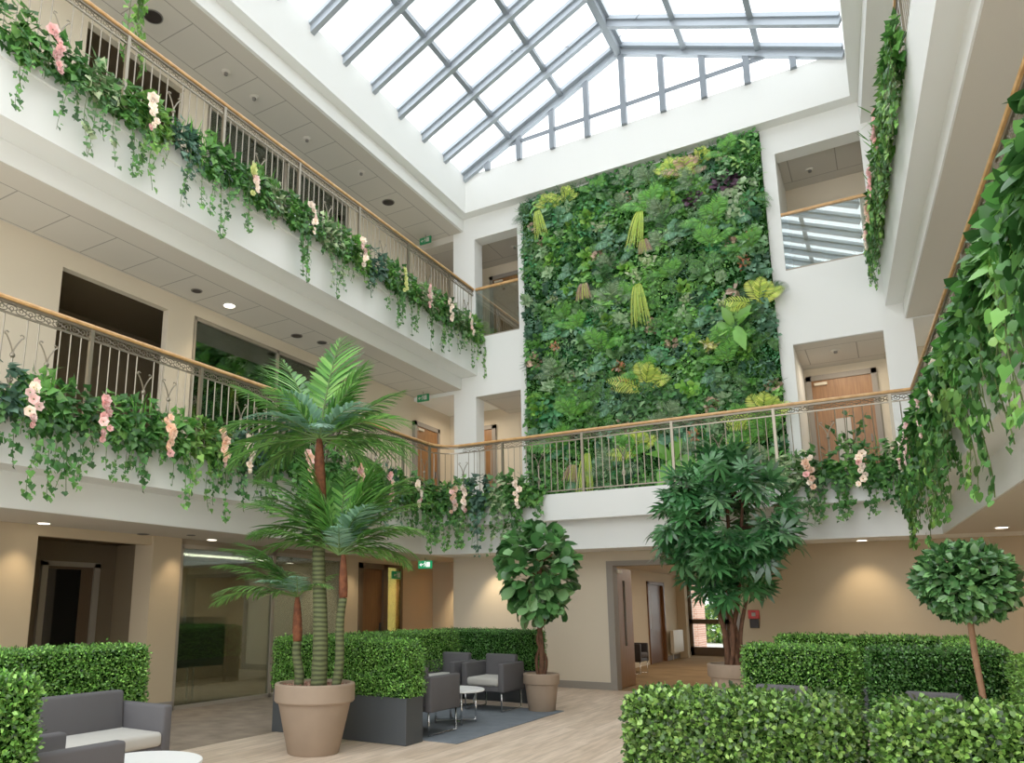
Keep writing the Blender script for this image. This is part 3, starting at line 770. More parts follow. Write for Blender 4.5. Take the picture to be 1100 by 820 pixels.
# ------------------------------------------------------------------ rug and seats
tag(box('rug', -6.58, -4.24, 7.42, 10.5, 0.001, .009, M_rug, bev=.003), 'slate grey rug under the armchairs inside the hedge enclosure', 'rug')
def sled(bm, x, y0, y1, h):
    add_tube(bm, [(x, y0, h), (x, y0, .012), (x, y1, .012), (x, y1, h)], .011, 6)
def seat(name, w, dpt, loc, rz, label, cat, group=None, M_fabric=M_fabric, M_cush=M_cush):
    t = thing(name, loc, rz, label, cat, group)
    a = .09
    box('seat_base', -w / 2 + .01, w / 2 - .01, -dpt / 2 + .01, dpt / 2 - .02, .27, .345, M_fabric, t, bev=.012)
    box('seat_cushion', -w / 2 + a, w / 2 - a, -dpt / 2 - .01, dpt / 2 - .12, .345, .46, M_cush, t, bev=.035, smooth=True)
    bm = bmesh.new(); add_box(bm, -w / 2 + a, w / 2 - a, 0, .12, 0, .42, .03, 3)
    bm_done(bm, 'backrest', M_fabric, t, smooth=True, loc=(0, dpt / 2 - .14, .345), rot=(-.07, 0, 0))
    for s in (-1, 1):
        x0, x1 = sorted((s * w / 2, s * (w / 2 - a)))
        box('armrest', x0, x1, -dpt / 2, dpt / 2, .265, .66, M_fabric, t, bev=.02, smooth=True)
        bm = bmesh.new(); sled(bm, s * (w / 2 - .05), -dpt / 2 + .03, dpt / 2 - .03, .27)
        bm_done(bm, 'leg_frame', M_chrome, t, smooth=True)
    return t
gA = 'grey armchairs in the hedge enclosure'
seat('armchair', .68, .68, (-5.0, 7.9, .01), PI, 'grey armchair nearest the camera, side panel showing, beside the front hedge', 'armchair', gA)
seat('armchair', .66, .7, (-5.98, 10.17, .01), 0, 'grey armchair by the back hedge, left one of the two facing forward', 'armchair', gA)
seat('armchair', .68, .7, (-5.2, 10.17, .01), 0, 'grey armchair with pale cushion standing beside the fig tree pot', 'armchair', gA)
seat('sofa', 1.5, .62, (-5.54, 3.67, 0.002), PI / 2, 'grey two seat sofa with pale cushion before the left hedge', 'sofa')
seat('armchair', .68, .68, (-4.42, 2.78, 0.002), PI, 'grey armchair at the lower left edge with only its arm and back showing', 'armchair')
seat('armchair', .66, .62, (-5.3, 17.2, 0.002), PI / 2 * 1, 'dark low seat on a metal frame in the corridor beyond the doorway', 'seat', None, M_blackp, M_fabric)
def round_table(loc, r, h, label):
    t = thing('coffee_table', loc, 0, label, 'table')
    bm = bmesh.new(); add_lathe(bm, [(r - .012, h - .028), (r, h - .02), (r, h - .004), (r - .006, h)], 48); bm_done(bm, 'tabletop', M_table, t)
    for k in range(4):
        q = PI / 4 + k * PI / 2; x, y = math.cos(q) * r * .72, math.sin(q) * r * .72
        bm = bmesh.new(); add_tube(bm, [(x, y, 0), (x, y, h - .028)], .012, 8); bm_done(bm, 'leg', M_chrome, t, smooth=True)
    bm = bmesh.new(); q = r * .51
    add_tube(bm, [(-q, -q, .03), (q, q, .03)], .009, 6); add_tube(bm, [(q, -q, .031), (-q, q, .031)], .009, 6); bm_done(bm, 'stretcher', M_chrome, t)
    return t
round_table((-5.0, 8.72, .01), .37, .42, 'small round white coffee table between the grey armchairs')
round_table((-4.43, 3.54, .002), .37, .44, 'round white coffee table at the bottom left, in front of the sofa')

seat('armchair', .62, .66, (-.99, 7.4, .002), 0, 'grey armchair between the right hedges, left one, only its top edge showing', 'armchair')
seat('armchair', .58, .66, (.16, 7.4, .002), 0, 'grey armchair between the right hedges, right one, only its top edge showing', 'armchair')
# whiteboard behind the glass
t = thing('whiteboard', (-9.9, 8.6, 0.001), 0, 'grey green mobile board on white legs behind the ground floor glass', 'whiteboard')
box('board', -.02, .02, -.8, .75, .5, 1.3, mat('grey_green_board', W(120, 134, 122), .5), t)
for y in (-.45, -.02, .1): 
    bm = bmesh.new(); add_tube(bm, [(.03, y, .5), (.06, y - .02, 0)], .012, 6); bm_done(bm, 'leg', M_table, t)

# ------------------------------------------------------------------ pots and trees
def pot(t, rb, rt, h, collar, m=M_pot):
    bm = bmesh.new()
    add_lathe(bm, [(rb * .96, 0), (rb, .01), (rt * .90, h - collar), (rt * .915, h - collar), (rt * .97, h - collar + .004), (rt, h - collar + .02), (rt, h - .012), (rt - .01, h), (rt - .045, h), (rt - .05, h - .03), (.02, h - .05)], 56)
    o = bm_done(bm, 'pot', m, t, smooth=True)
    md = o.modifiers.new('e', 'EDGE_SPLIT'); md.split_angle = .6
    return o
def trunk_path(pts, n=14):
    pts = [Vector(p) for p in pts]; out = []
    for i in range(len(pts) - 1):
        p0, p1, p2, p3 = pts[max(i - 1, 0)], pts[i], pts[i + 1], pts[min(i + 2, len(pts) - 1)]
        for k in range(n):
            t = k / n
            out.append(.5 * ((2 * p1) + (-p0 + p2) * t + (2 * p0 - 5 * p1 + 4 * p2 - p3) * t * t + (-p0 + 3 * p1 - 3 * p2 + p3) * t ** 3))
    out.append(pts[-1]); return out

# --- potted palm
def frond_mesh(droop, seed, cols, nl=30, wl=.036, ll=.36):
    """one pinnate leaf along +Y from the origin, unit length, drooping to -Z"""
    r = np.random.default_rng(seed); lm = LM(); n = 24
    t = np.linspace(0, 1, n); ang = .0 - droop * t ** 1.5
    dy, dz = np.cos(ang), np.sin(ang)
    y = np.concatenate([[0], np.cumsum((dy[1:] + dy[:-1]) / 2 / (n - 1))]); z = np.concatenate([[0], np.cumsum((dz[1:] + dz[:-1]) / 2 / (n - 1))])
    P = np.stack([np.zeros(n), y, z], 1)
    lm.tube(P, np.linspace(.012, .003, n), W(86, 126, 52), 5)
    for s in (-1, 1):
        u = np.linspace(.16, 1, nl) + r.normal(0, .006, nl); u = np.clip(u, 0, .999)
        p = np.stack([np.zeros(nl), np.interp(u, t, y), np.interp(u, t, z)], 1)
        a = np.interp(u, t, ang); T = np.stack([np.zeros(nl), np.cos(a), np.sin(a)], 1)
        U = np.stack([np.zeros(nl), -np.sin(a), np.cos(a)], 1)
        fw = (.55 + 1.1 * u ** 2)[:, None]
        D = unit(np.array([s, 0, 0]) + T * fw + U * (.22 - .25 * r.random((nl, 1))))
        N = unit(U + np.array([-s * .25, 0, 0]) + r.normal(0, .08, (nl, 3)))
        L = ll * np.clip(np.sin(PI * (u * .86 + .12)) ** .7, .15, 1) * r.uniform(.9, 1.08, nl)
        lm.add(T_blade(wl / ll * .5 * 1.0, .28), p, D, N, L, tint(cols, nl, .12))
    return lm.mesh('frond', M_leafP)
PC = [(74, 150, 54), (94, 172, 62), (58, 126, 48), (124, 190, 84)]
FR = [frond_mesh(.25, 1, PC), frond_mesh(.8, 2, PC), frond_mesh(1.35, 3, PC), frond_mesh(1.0, 4, [(112, 156, 134), (132, 174, 152), (92, 138, 114)], 20, .052, .36)]  # last frond's pale bluish leaflets have glossy highlights painted into their colour
palm = thing('potted_palm', (-5.26, 6.25, 0), 0, 'tall potted palm with three trunks in a large taupe pot, in front of the hedge', 'potted palm')
pot(palm, .26, .41, .69, .19)
bm = bmesh.new(); add_lathe(bm, [(.35, .63), (.35, .65), (.02, .655)], 36); gr = bm_done(bm, 'gravel', M_gravel, palm)
lm = LM(); k = 380; a = rng.uniform(0, 2 * PI, k); rr = .35 * np.sqrt(rng.random(k))
gp = LM(); gp.add((np.array([(0, 0, .5), (.5, 0, 0), (0, .5, 0), (-.5, 0, 0), (0, -.5, 0)]), [(0, 1, 2), (0, 2, 3), (0, 3, 4), (0, 4, 1)]),
       np.stack([rr * np.cos(a), rr * np.sin(a), np.full(k, .652)], 1), unit(rng.normal(0, 1, (k, 3)) * np.array([1, 1, .3])), np.array([0, 0, 1.]), rng.uniform(.03, .055, k), tint([(140, 92, 72), (168, 120, 98), (104, 66, 52), (186, 146, 124)], k))
gp.build('pebbles', M_petal, gr)
def palm_trunk(base, top, shaft, r0, r1):
    base, top = Vector(base), Vector(top); d = top - base
    pts = [base + d * (i / 24) + Vector((.02 * math.sin(i * .25), 0, 0)) for i in range(25)]
    bm = bmesh.new(); add_tube(bm, pts, [(r0 + (r1 - r0) * i / 24) * (1 + .03 * math.sin(i * 2.6)) for i in range(25)], 14)
    bm_done(bm, 'trunk', M_trunk, palm, smooth=True)
    e = pts[-1]; bm = bmesh.new()
    add_tube(bm, [e + (Vector(shaft) - e) * (i / 8) for i in range(9)], [r1 * k for k in (1.0, 1.12, 1.15, 1.1, 1.05, .95, .85, .7, .5)], 12)
    bm_done(bm, 'crownshaft', M_shaft, palm, smooth=True)
    return Vector(shaft)
def fronds(c, lst):
    for az, el, L, k in lst:
        q = (Matrix.Rotation(math.radians(az), 4, 'Z') @ Matrix.Rotation(math.radians(el), 4, 'X'))
        o = obj_from('frond', FR[k], palm); o.location = c; o.rotation_euler = q.to_euler(); o.scale = (L,) * 3
# camera sees the palm from the +x,-y side; azimuth 0 points away along +y, 90 to the left (-x), 180 to the viewer's side
c1 = palm_trunk((.06, -.02, .62), (.0, 0, 2.5), (-.05, 0, 3.28), .085, .06)
c2 = palm_trunk((.21, .07, .62), (.29, .07, 1.55), (.28, .06, 2.0), .05, .042)
c3 = palm_trunk((-.18, -.06, .62), (-.22, -.04, 1.1), (-.25, -.04, 1.56), .052, .045)
V = lambda lst: [(phi - 58.8, el, L, k) for phi, el, L, k in lst]      # 0 = right of the view, 90 away, 180 left, 270 nearer
fronds(c1, V([(62, 80, 1.34, 0), (32, 66, 1.15, 0), (140, 62, 1.3, 0), (165, 56, 1.15, 0), (180, 38, 1.15, 0), (190, 22, 1.1, 1), (165, 12, 1.15, 1), (8, 38, 1.1, 0), (350, 26, 1.1, 1), (20, 14, 1.15, 1), (0, 2, 1.15, 1), (40, 44, 1.0, 1),
            (283, 24, .6, 3), (325, 46, .8, 3), (212, 32, .9, 3), (187, -2, 1.1, 1), (90, 40, 1.0, 1), (120, 24, 1.0, 1), (70, 20, 1.0, 1), (240, 58, .75, 3), (345, 62, 1.0, 0), (222, 52, .85, 1), (12, -14, 1.0, 1), (172, -16, .9, 1)]))
fronds(c2 + Vector((-.06, 0, .0)), V([(182, 58, 1.3, 1), (160, 52, 1.25, 1), (196, 44, 1.2, 1), (172, 76, 1.25, 0), (12, 66, 1.2, 1), (200, 30, 1.0, 1), (0, 74, 1.2, 0), (175, 62, 1.2, 1), (190, 50, 1.1, 1), (165, 42, 1.15, 2), (200, 72, 1.0, 0), (5, 60, 1.15, 1), (18, 50, 1.15, 1), (350, 40, 1.1, 2), (340, 72, 1.0, 0), (0, 26, .95, 2), (25, 22, .9, 2), (60, 60, 1.0, 1), (120, 60, 1.0, 1), (90, 72, 1.05, 0),
            (276, 50, .58, 3), (310, 62, .8, 3), (180, 28, .95, 2), (30, 72, 1.1, 0), (150, 74, 1.1, 0), (355, 8, .8, 1), (10, 34, 1.0, 1), (170, 30, 1.05, 1), (185, 70, 1.1, 1), (355, 66, 1.1, 1)]))
fronds(c3, V([(178, 38, 1.0, 1), (205, 20, .9, 1), (168, 14, 1.0, 1), (190, 50, 1.0, 1), (172, 58, .95, 1), (230, 40, .55, 3), (278, 48, .5, 3), (195, 62, .75, 1), (15, 44, .6, 1), (120, 45, .7, 1), (150, 34, .85, 1), (330, 42, .5, 2), (182, 56, .85, 1)]))

# --- fiddle leaf fig
def crown_leaves(lm, k, c, rad, tmpl, size, cols, down=.3, shell=.55, nrm=.6, jit=.15):
    c, rad = np.array(c), np.array(rad)
    u = unit(rng.normal(0, 1, (k, 3))); r = (shell + (1 - shell) * rng.random((k, 1)) ** .6)
    P = c + u * rad * r
    D = unit(u * .8 + rng.normal(0, .45, (k, 3)) + np.array([0, 0, -down]))
    N = unit(u * (1 - nrm) + np.array([0, 0, nrm]) + rng.normal(0, .35, (k, 3)))
    lm.add(tmpl, P, D, N, size * rng.uniform(.7, 1.2, k), tint(cols, k, jit)); return P
FC = [(56, 120, 54), (72, 138, 66), (42, 98, 44), (108, 166, 98), (36, 84, 38)]
fig = thing('potted_fig_tree', (-4.53, 10.38, .002), 0, 'potted fiddle leaf fig tree with round glossy leaves beside the armchair', 'potted tree')
pot(fig, .19, .262, .52, .15)
bm = bmesh.new(); add_lathe(bm, [(.212, .475), (.212, .485), (.02, .49)], 30); bm_done(bm, 'soil', M_soil, fig)
bm = bmesh.new()
add_tube(bm, trunk_path([(0, 0, .47), (.02, 0, .8), (-.01, .01, 1.15), (.03, 0, 1.5), (0, 0, 2.2)]), .038, 8)
for s, q in ((1, .4), (-1, 2.6)): add_tube(bm, trunk_path([(.05 * s, 0, .47), (.075 * s, .02, .72), (-.03 * s, -.03, .98), (.05 * s, .02, 1.25), (.2 * s, .1, 1.7)]), .024, 7)
for q in range(7):
    a = q * 2.4; z = 1.35 + q * .13; add_tube(bm, trunk_path([(0, 0, z), (.14 * math.cos(a), .14 * math.sin(a), z + .12), (.36 * math.cos(a), .36 * math.sin(a), z + .2)], 6), .012, 6)
bm_done(bm, 'trunk', M_bark, fig, smooth=True)
lm = LM()
crown_leaves(lm, 330, (-.02, 0, 2.02), (.47, .47, .58), FIG, .23, FC, -.05, .75, .65)
crown_leaves(lm, 90, (.0, 0, 1.52), (.4, .4, .26), FIG, .19, FC[1:], .4, .4)
crown_leaves(lm, 50, (0, 0, 2.1), (.25, .25, .35), FIG, .2, FC[2:], .2, .1)
lm.build('foliage', M_leafF, fig, smooth=True)

# --- umbrella tree (palmate leaves)
UC = [(40, 92, 50), (54, 112, 60), (32, 76, 42), (78, 132, 80)]
ut = thing('potted_umbrella_tree', (-2.02, 11.15, 0), 0, 'large potted tree with dark divided leaves and twisting stems, in front of the bridge', 'potted tree')
pot(ut, .26, .345, .70, .18)
bm = bmesh.new(); add_lathe(bm, [(.295, .65), (.295, .66), (.02, .665)], 30); bm_done(bm, 'soil', M_soil, ut)
tips = []
bm = bmesh.new()
for i, (bx, by, tx, ty, tz, r) in enumerate(((-.08, 0, -.45, -.1, 2.6, .04), (0, .05, .05, .15, 3.1, .045), (.06, -.02, .3, -.15, 2.9, .04), (.1, .06, .55, .2, 2.4, .032), (-.02, -.08, -.15, -.35, 2.7, .03))):
    p = trunk_path([(bx, by, .65), (bx + .06 * math.sin(i * 2.1), by, 1.05), (bx * 1.5 - .05 * math.cos(i), by, 1.5), ((bx + tx) / 2, (by + ty) / 2, 1.95), (tx, ty, tz)])
    add_tube(bm, p, [r * (1.1 - .6 * k / len(p)) for k in range(len(p))], 8)
    for k in range(30, len(p), 5): tips.append(p[k])
lm = LM()
for i in range(135):
    u = unit(rng.normal(0, 1, 3)); c = np.array([0, -.05, 2.62]); rad = np.array([.92, .82, 1.08])
    e = c + u * rad * (.5 + .5 * rng.random() ** .5)
    if e[2] < 2.0: e[:2] *= .82
    b = min(tips, key=lambda q: (q - Vector(e)).length)
    add_tube(bm, [b, b.lerp(Vector(e), .6) + Vector((0, 0, .05)), Vector(e)], [.009, .006, .004], 4)
    k = 5; o = unit(e - np.array(b)) * .6 + rng.normal(0, .5, (k, 3)) + np.array([0, 0, -.12])
    P = e + rng.normal(0, .05, (k, 3)); N = unit(np.array([0, 0, 1.]) + .5 * u + rng.normal(0, .3, (k, 3)))
    lm.add(PALMATE, P, unit(o), N, .29 * rng.uniform(.75, 1.25, k), tint(UC, k, .18))
bm_done(bm, 'trunk', M_bark, ut, smooth=True)
lm.build('foliage', M_leafF, ut)

# --- ball tree
bt = thing('ball_topiary', (.43, 6.5, 0.002), 0, 'round clipped ball tree on a slim stem at the right', 'topiary tree')
pot(bt, .17, .23, .38, .11)
bm = bmesh.new(); add_lathe(bm, [(.18, .34), (.18, .35), (.02, .352)], 24); bm_done(bm, 'soil', M_soil, bt)
bm = bmesh.new(); add_tube(bm, trunk_path([(.0, 0, .34), (-.005, 0, .8), (-.02, 0, 1.15), (-.02, 0, 1.5)]), .02, 8); bm_done(bm, 'trunk', M_barkl, bt, smooth=True)
lm = LM(); BC = [(40, 90, 40), (54, 112, 50), (30, 70, 32), (82, 140, 72)]
crown_leaves(lm, 1700, (-.02, 0, 1.63), (.285, .285, .25), T_oval(.27, .15), .08, BC, .1, .75, .35, .2)
crown_leaves(lm, 300, (-.02, 0, 1.6), (.2, .2, .18), LANCE, .08, BC[2:], .1, .3)
f = lm.build('foliage', M_leafF, bt)
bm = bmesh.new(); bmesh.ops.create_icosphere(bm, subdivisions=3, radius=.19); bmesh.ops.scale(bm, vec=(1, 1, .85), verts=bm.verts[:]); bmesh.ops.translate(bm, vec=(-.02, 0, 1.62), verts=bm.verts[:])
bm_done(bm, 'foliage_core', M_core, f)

pp = thing('potted_shrub', (-.45, 13.35, 3.452), 0, 'small leafy plant behind the bridge railing before the oak door', 'potted plant')
bm = bmesh.new(); add_lathe(bm, [(.1, 0), (.14, .26), (.12, .26), (.02, .24)], 24); bm_done(bm, 'pot', M_pot, pp)
lm = LM()
for q in range(7):
    a = q * 2.4; L = .7 + .3 * rng.random(); t_ = np.linspace(0, 1, 8)
    p = np.stack([.3 * t_ ** 1.5 * math.cos(a), .2 * t_ ** 1.5 * math.sin(a), .24 + L * t_ * .8], 1); lm.tube(p, .006, W(84, 110, 60), 4)
    k = 9; u = rng.random(k); PP = np.stack([np.interp(u, t_, p[:, j]) for j in range(3)], 1)
    lm.add(OVAL, PP, unit(rng.normal(0, 1, (k, 3))), unit(rng.normal(0, .4, (k, 3)) + np.array([0, -.5, 1])), .13, tint(GREENS, k))
lm.build('foliage', M_leafA, pp)
# shrubs outside the entrance
for i, (x, y, r, z, lab) in enumerate(((-6.6, 34, .9, .8, 'rounded green shrub outside the entrance, left of the door stile'), (-5.6, 37, 1.2, .9, 'sunlit shrub outside seen through the right entrance door'), (-9.5, 41, 2.4, 3.0, 'taller green bush outside beyond the brick pier'))):
    lm = LM(); crown_leaves(lm, 1400, (0, 0, z), (r, r * .8, z), OVAL, .2, GREENS + LIME, .1, .6)
    tag(lm.build('outdoor_shrub', M_leafA, loc=(x, y, -.02)), lab, 'shrub')

# ------------------------------------------------------------------ living wall
wall = thing('vertical_garden', (-3.8, 13.95, 3.43), 0, 'tall living wall panel of moss and small leaves behind the bridge', 'living wall')
WX0, WX1, WZ0, WZ1 = -6.225, -1.375, 3.46, 10.2
box('backing_panel', WX0 + 3.8, WX1 + 3.8, -.06, 0, 0, WZ1 - WZ0, M_backing, wall)
# patchwork of plant colours over the panel
lm = LM(); k = 36000
P = np.stack([rng.uniform(WX0, WX1, k), np.zeros(k), rng.uniform(WZ0, WZ1, k)], 1)
pc = np.stack([rng.uniform(WX0, WX1, 150), rng.uniform(WZ0, WZ1, 150)], 1)
pid = np.argmin(((P[:, None, [0, 2]] + rng.normal(0, .07, (k, 1, 2)) - pc[None]) ** 2).sum(-1), 1)
PALS = [[(46, 116, 50), (60, 136, 56), (38, 98, 42), (82, 154, 70)], [(40, 108, 44), (54, 128, 52), (34, 90, 38)], [(66, 146, 50), (84, 166, 60), (52, 124, 42)], GREENS, [(88, 136, 108), (104, 152, 122), (66, 112, 86)], [(48, 124, 74), (64, 142, 88), (40, 106, 62)], [(92, 168, 60), (112, 186, 74), (70, 142, 50)], [(62, 116, 62), (78, 134, 76), (120, 164, 110)]]
pal = rng.integers(0, len(PALS), 150); ps = rng.uniform(.035, .085, 150); ph = rng.uniform(.0, .12, 150); pt = rng.integers(0, 3, 150)
cols = np.zeros((k, 3))
for j in range(len(PALS)):
    msk = pal[pid] == j; cols[msk] = tint(PALS[j], int(msk.sum()), .22)
P[:, 1] = -.06 - rng.random(k) * .05 - ph[pid] * rng.random(k)
D = unit(np.stack([rng.normal(0, .6, k), -np.abs(rng.normal(.5, .3, k)), rng.normal(-.35, .6, k)], 1))
N = unit(np.stack([rng.normal(0, .45, k), np.full(k, -1.), rng.normal(.45, .4, k)], 1))
for q, T in enumerate((OVAL, THIN, T_oval(.42, .15))):
    msk = pt[pid] == q; S = ps[pid][msk] * rng.uniform(.7, 1.3, msk.sum()) * (1.0, 2.2, 1.1)[q]
    lm.add(T, P[msk], D[msk], N[msk], S, cols[msk])
o2 = LM(); k = 7500; px = rng.uniform(WX0 + .04, WX1 - .04, k); pz = rng.uniform(WZ0, WZ1 - .05, k)
pc2 = np.stack([rng.uniform(WX0, WX1, 240), rng.uniform(WZ0, WZ1, 240)], 1)
p2 = np.argmin(((np.stack([px, pz], 1)[:, None] - pc2[None]) ** 2).sum(-1), 1); on = rng.random(240) < .62
pal2 = rng.integers(0, len(PALS), 240); shp = rng.integers(0, 4, 240); siz = rng.uniform(.07, .14, 240)
for j in range(len(PALS)):
    for q, T in enumerate((IVY, ROUND, LANCE, OVAL)):
        msk = (pal2[p2] == j) & (shp[p2] == q) & on[p2]; m = int(msk.sum())
        if not m: continue
        PP = np.stack([px[msk], -.1 - .12 * rng.random(m), pz[msk]], 1)
        DD = unit(np.stack([rng.normal(0, .6, m), -np.abs(rng.normal(.4, .3, m)), rng.normal(-.45, .5, m)], 1)); NN = unit(np.stack([rng.normal(0, .4, m), np.full(m, -1.), rng.normal(.6, .4, m)], 1))
        o2.add(T, PP, DD, NN, siz[p2][msk] * rng.uniform(.75, 1.3, m), tint(PALS[j], m, .18))
ol = o2.build('leaf_layer', M_leafW, wall, loc=(3.8, 0, -3.43)); ol['kind'] = 'stuff'
o = lm.build('moss_carpet', M_leafW, wall, loc=(3.8, -.0, -3.43)); o['kind'] = 'stuff'

def fronded(n, L, cols, up=60, nl=14, wl=.022, ll=.1, droop=1.0, fan=75):
    lm = LM()
    for i in range(n):
        az = math.radians(rng.uniform(-fan, fan)); out = rng.uniform(.35, .9); m = 10; t = np.linspace(0, 1, m)
        l = L * rng.uniform(.75, 1.1)
        x = l * t * math.sin(az); z = l * (t * math.cos(az) - .35 * droop * t ** 2); y = -l * out * (t - .4 * t * t)
        p = np.stack([x, y, z], 1); lm.tube(p, np.linspace(.006, .002, m), W(90, 130, 50), 4)
        T = unit(np.gradient(p, axis=0)); side = unit(np.cross(T, np.array([0, -1., .3])))
        u = np.linspace(.08, 1, nl)
        pp = np.stack([np.interp(u, t, p[:, j]) for j in range(3)], 1); TT = unit(np.stack([np.interp(u, t, T[:, j]) for j in range(3)], 1)); SS = unit(np.stack([np.interp(u, t, side[:, j]) for j in range(3)], 1))
        for s in (-1, 1):
            lm.add(T_blade(wl / ll * .6, .2), pp, unit(SS * s + TT * .6), unit(np.cross(SS, TT)) * np.array([1, 1, 1]) + rng.normal(0, .15, (nl, 3)), ll * np.sin(PI * (u * .8 + .16)) + .01, tint(cols, nl, .13))
    return lm
def rosette(n, L, cols, tmpl=LANCE, flat=.5, jit=.15, tight=False):
    lm = LM(); n = n if tight else n * 2; a = np.arange(n) * 2.4 + rng.normal(0, .5, n); lay = rng.random(n)
    D = unit(np.stack([np.sin(a), -(.2 + .9 * lay) * flat * 2, np.cos(a) * .8 + (.25 if tight else -.15)], 1) + rng.normal(0, .25, (n, 3))); N = unit(np.stack([np.sin(a) * -.4, np.full(n, -.8), np.cos(a) * -.3 + .6], 1) + rng.normal(0, .3, (n, 3)))
    r0 = .02 if tight else .055
    P = np.stack([rng.normal(0, r0, n), -.02 - .1 * lay, rng.normal(0, r0, n)], 1)
    lm.add(tmpl, P, D, N, (L if tight else L * .62) * rng.uniform(.7, 1.15, n), tint(cols, n, jit)); return lm
def mound(n, r, size, cols, tmpl=OVAL, jit=.2):
    lm = LM(); u = unit(rng.normal(0, 1, (n, 3))); u[:, 1] = -np.abs(u[:, 1])
    P = u * np.array([r, r * .6, r]) * rng.uniform(.5, 1, (n, 1))
    D = unit(u + rng.normal(0, .4, (n, 3)) + np.array([0, 0, -.25])); N = unit(u * .4 + np.array([0, -1, .35]) + rng.normal(0, .3, (n, 3)))
    lm.add(tmpl, P, D, N, size * rng.uniform(.7, 1.25, n), tint(cols, n, jit)); return lm
def grass(n, L, cols, hang=1.2, w=.02):
    lm = LM()
    for i in range(n):
        az = rng.uniform(-.55, .55); l = L * rng.uniform(.6, 1.1); m = 6; t = np.linspace(0, 1, m)
        p = np.stack([l * .45 * t * math.sin(az), -l * .5 * (t - .45 * t * t) - .02, l * (.55 * t - hang * t * t)], 1)
        c = tint(cols, 1, .15)[0]; k = m - 1
        d = p[1:] - p[:-1]; ln = np.linalg.norm(d, axis=1)
        q = (np.array([(-.5, 0, 0), (.5, 0, 0), (.4, 1.05, 0), (-.4, 1.05, 0)]), [(0, 1, 2, 3)])
        for j in range(k):
            lm.add((q[0] * np.array([w / ln[j] * (1 - j / k * .8), 1, 1]), q[1]), p[j], d[j], np.array([0, -1., .4]) + .2 * rng.normal(size=3), ln[j], c)
    return lm
YG = [(176, 206, 60), (198, 216, 80), (150, 190, 52)]; PEACH = [(206, 168, 130), (220, 188, 150), (170, 150, 96)]; SAGE = [(120, 156, 110), (140, 172, 128), (96, 134, 92)]
BR = [(70, 160, 40), (92, 178, 52), (56, 138, 38)]; ORG = [(190, 110, 60), (206, 136, 84), (110, 120, 56)]; BRZ = [(140, 110, 84), (168, 140, 110), (90, 110, 60), (196, 170, 140)]
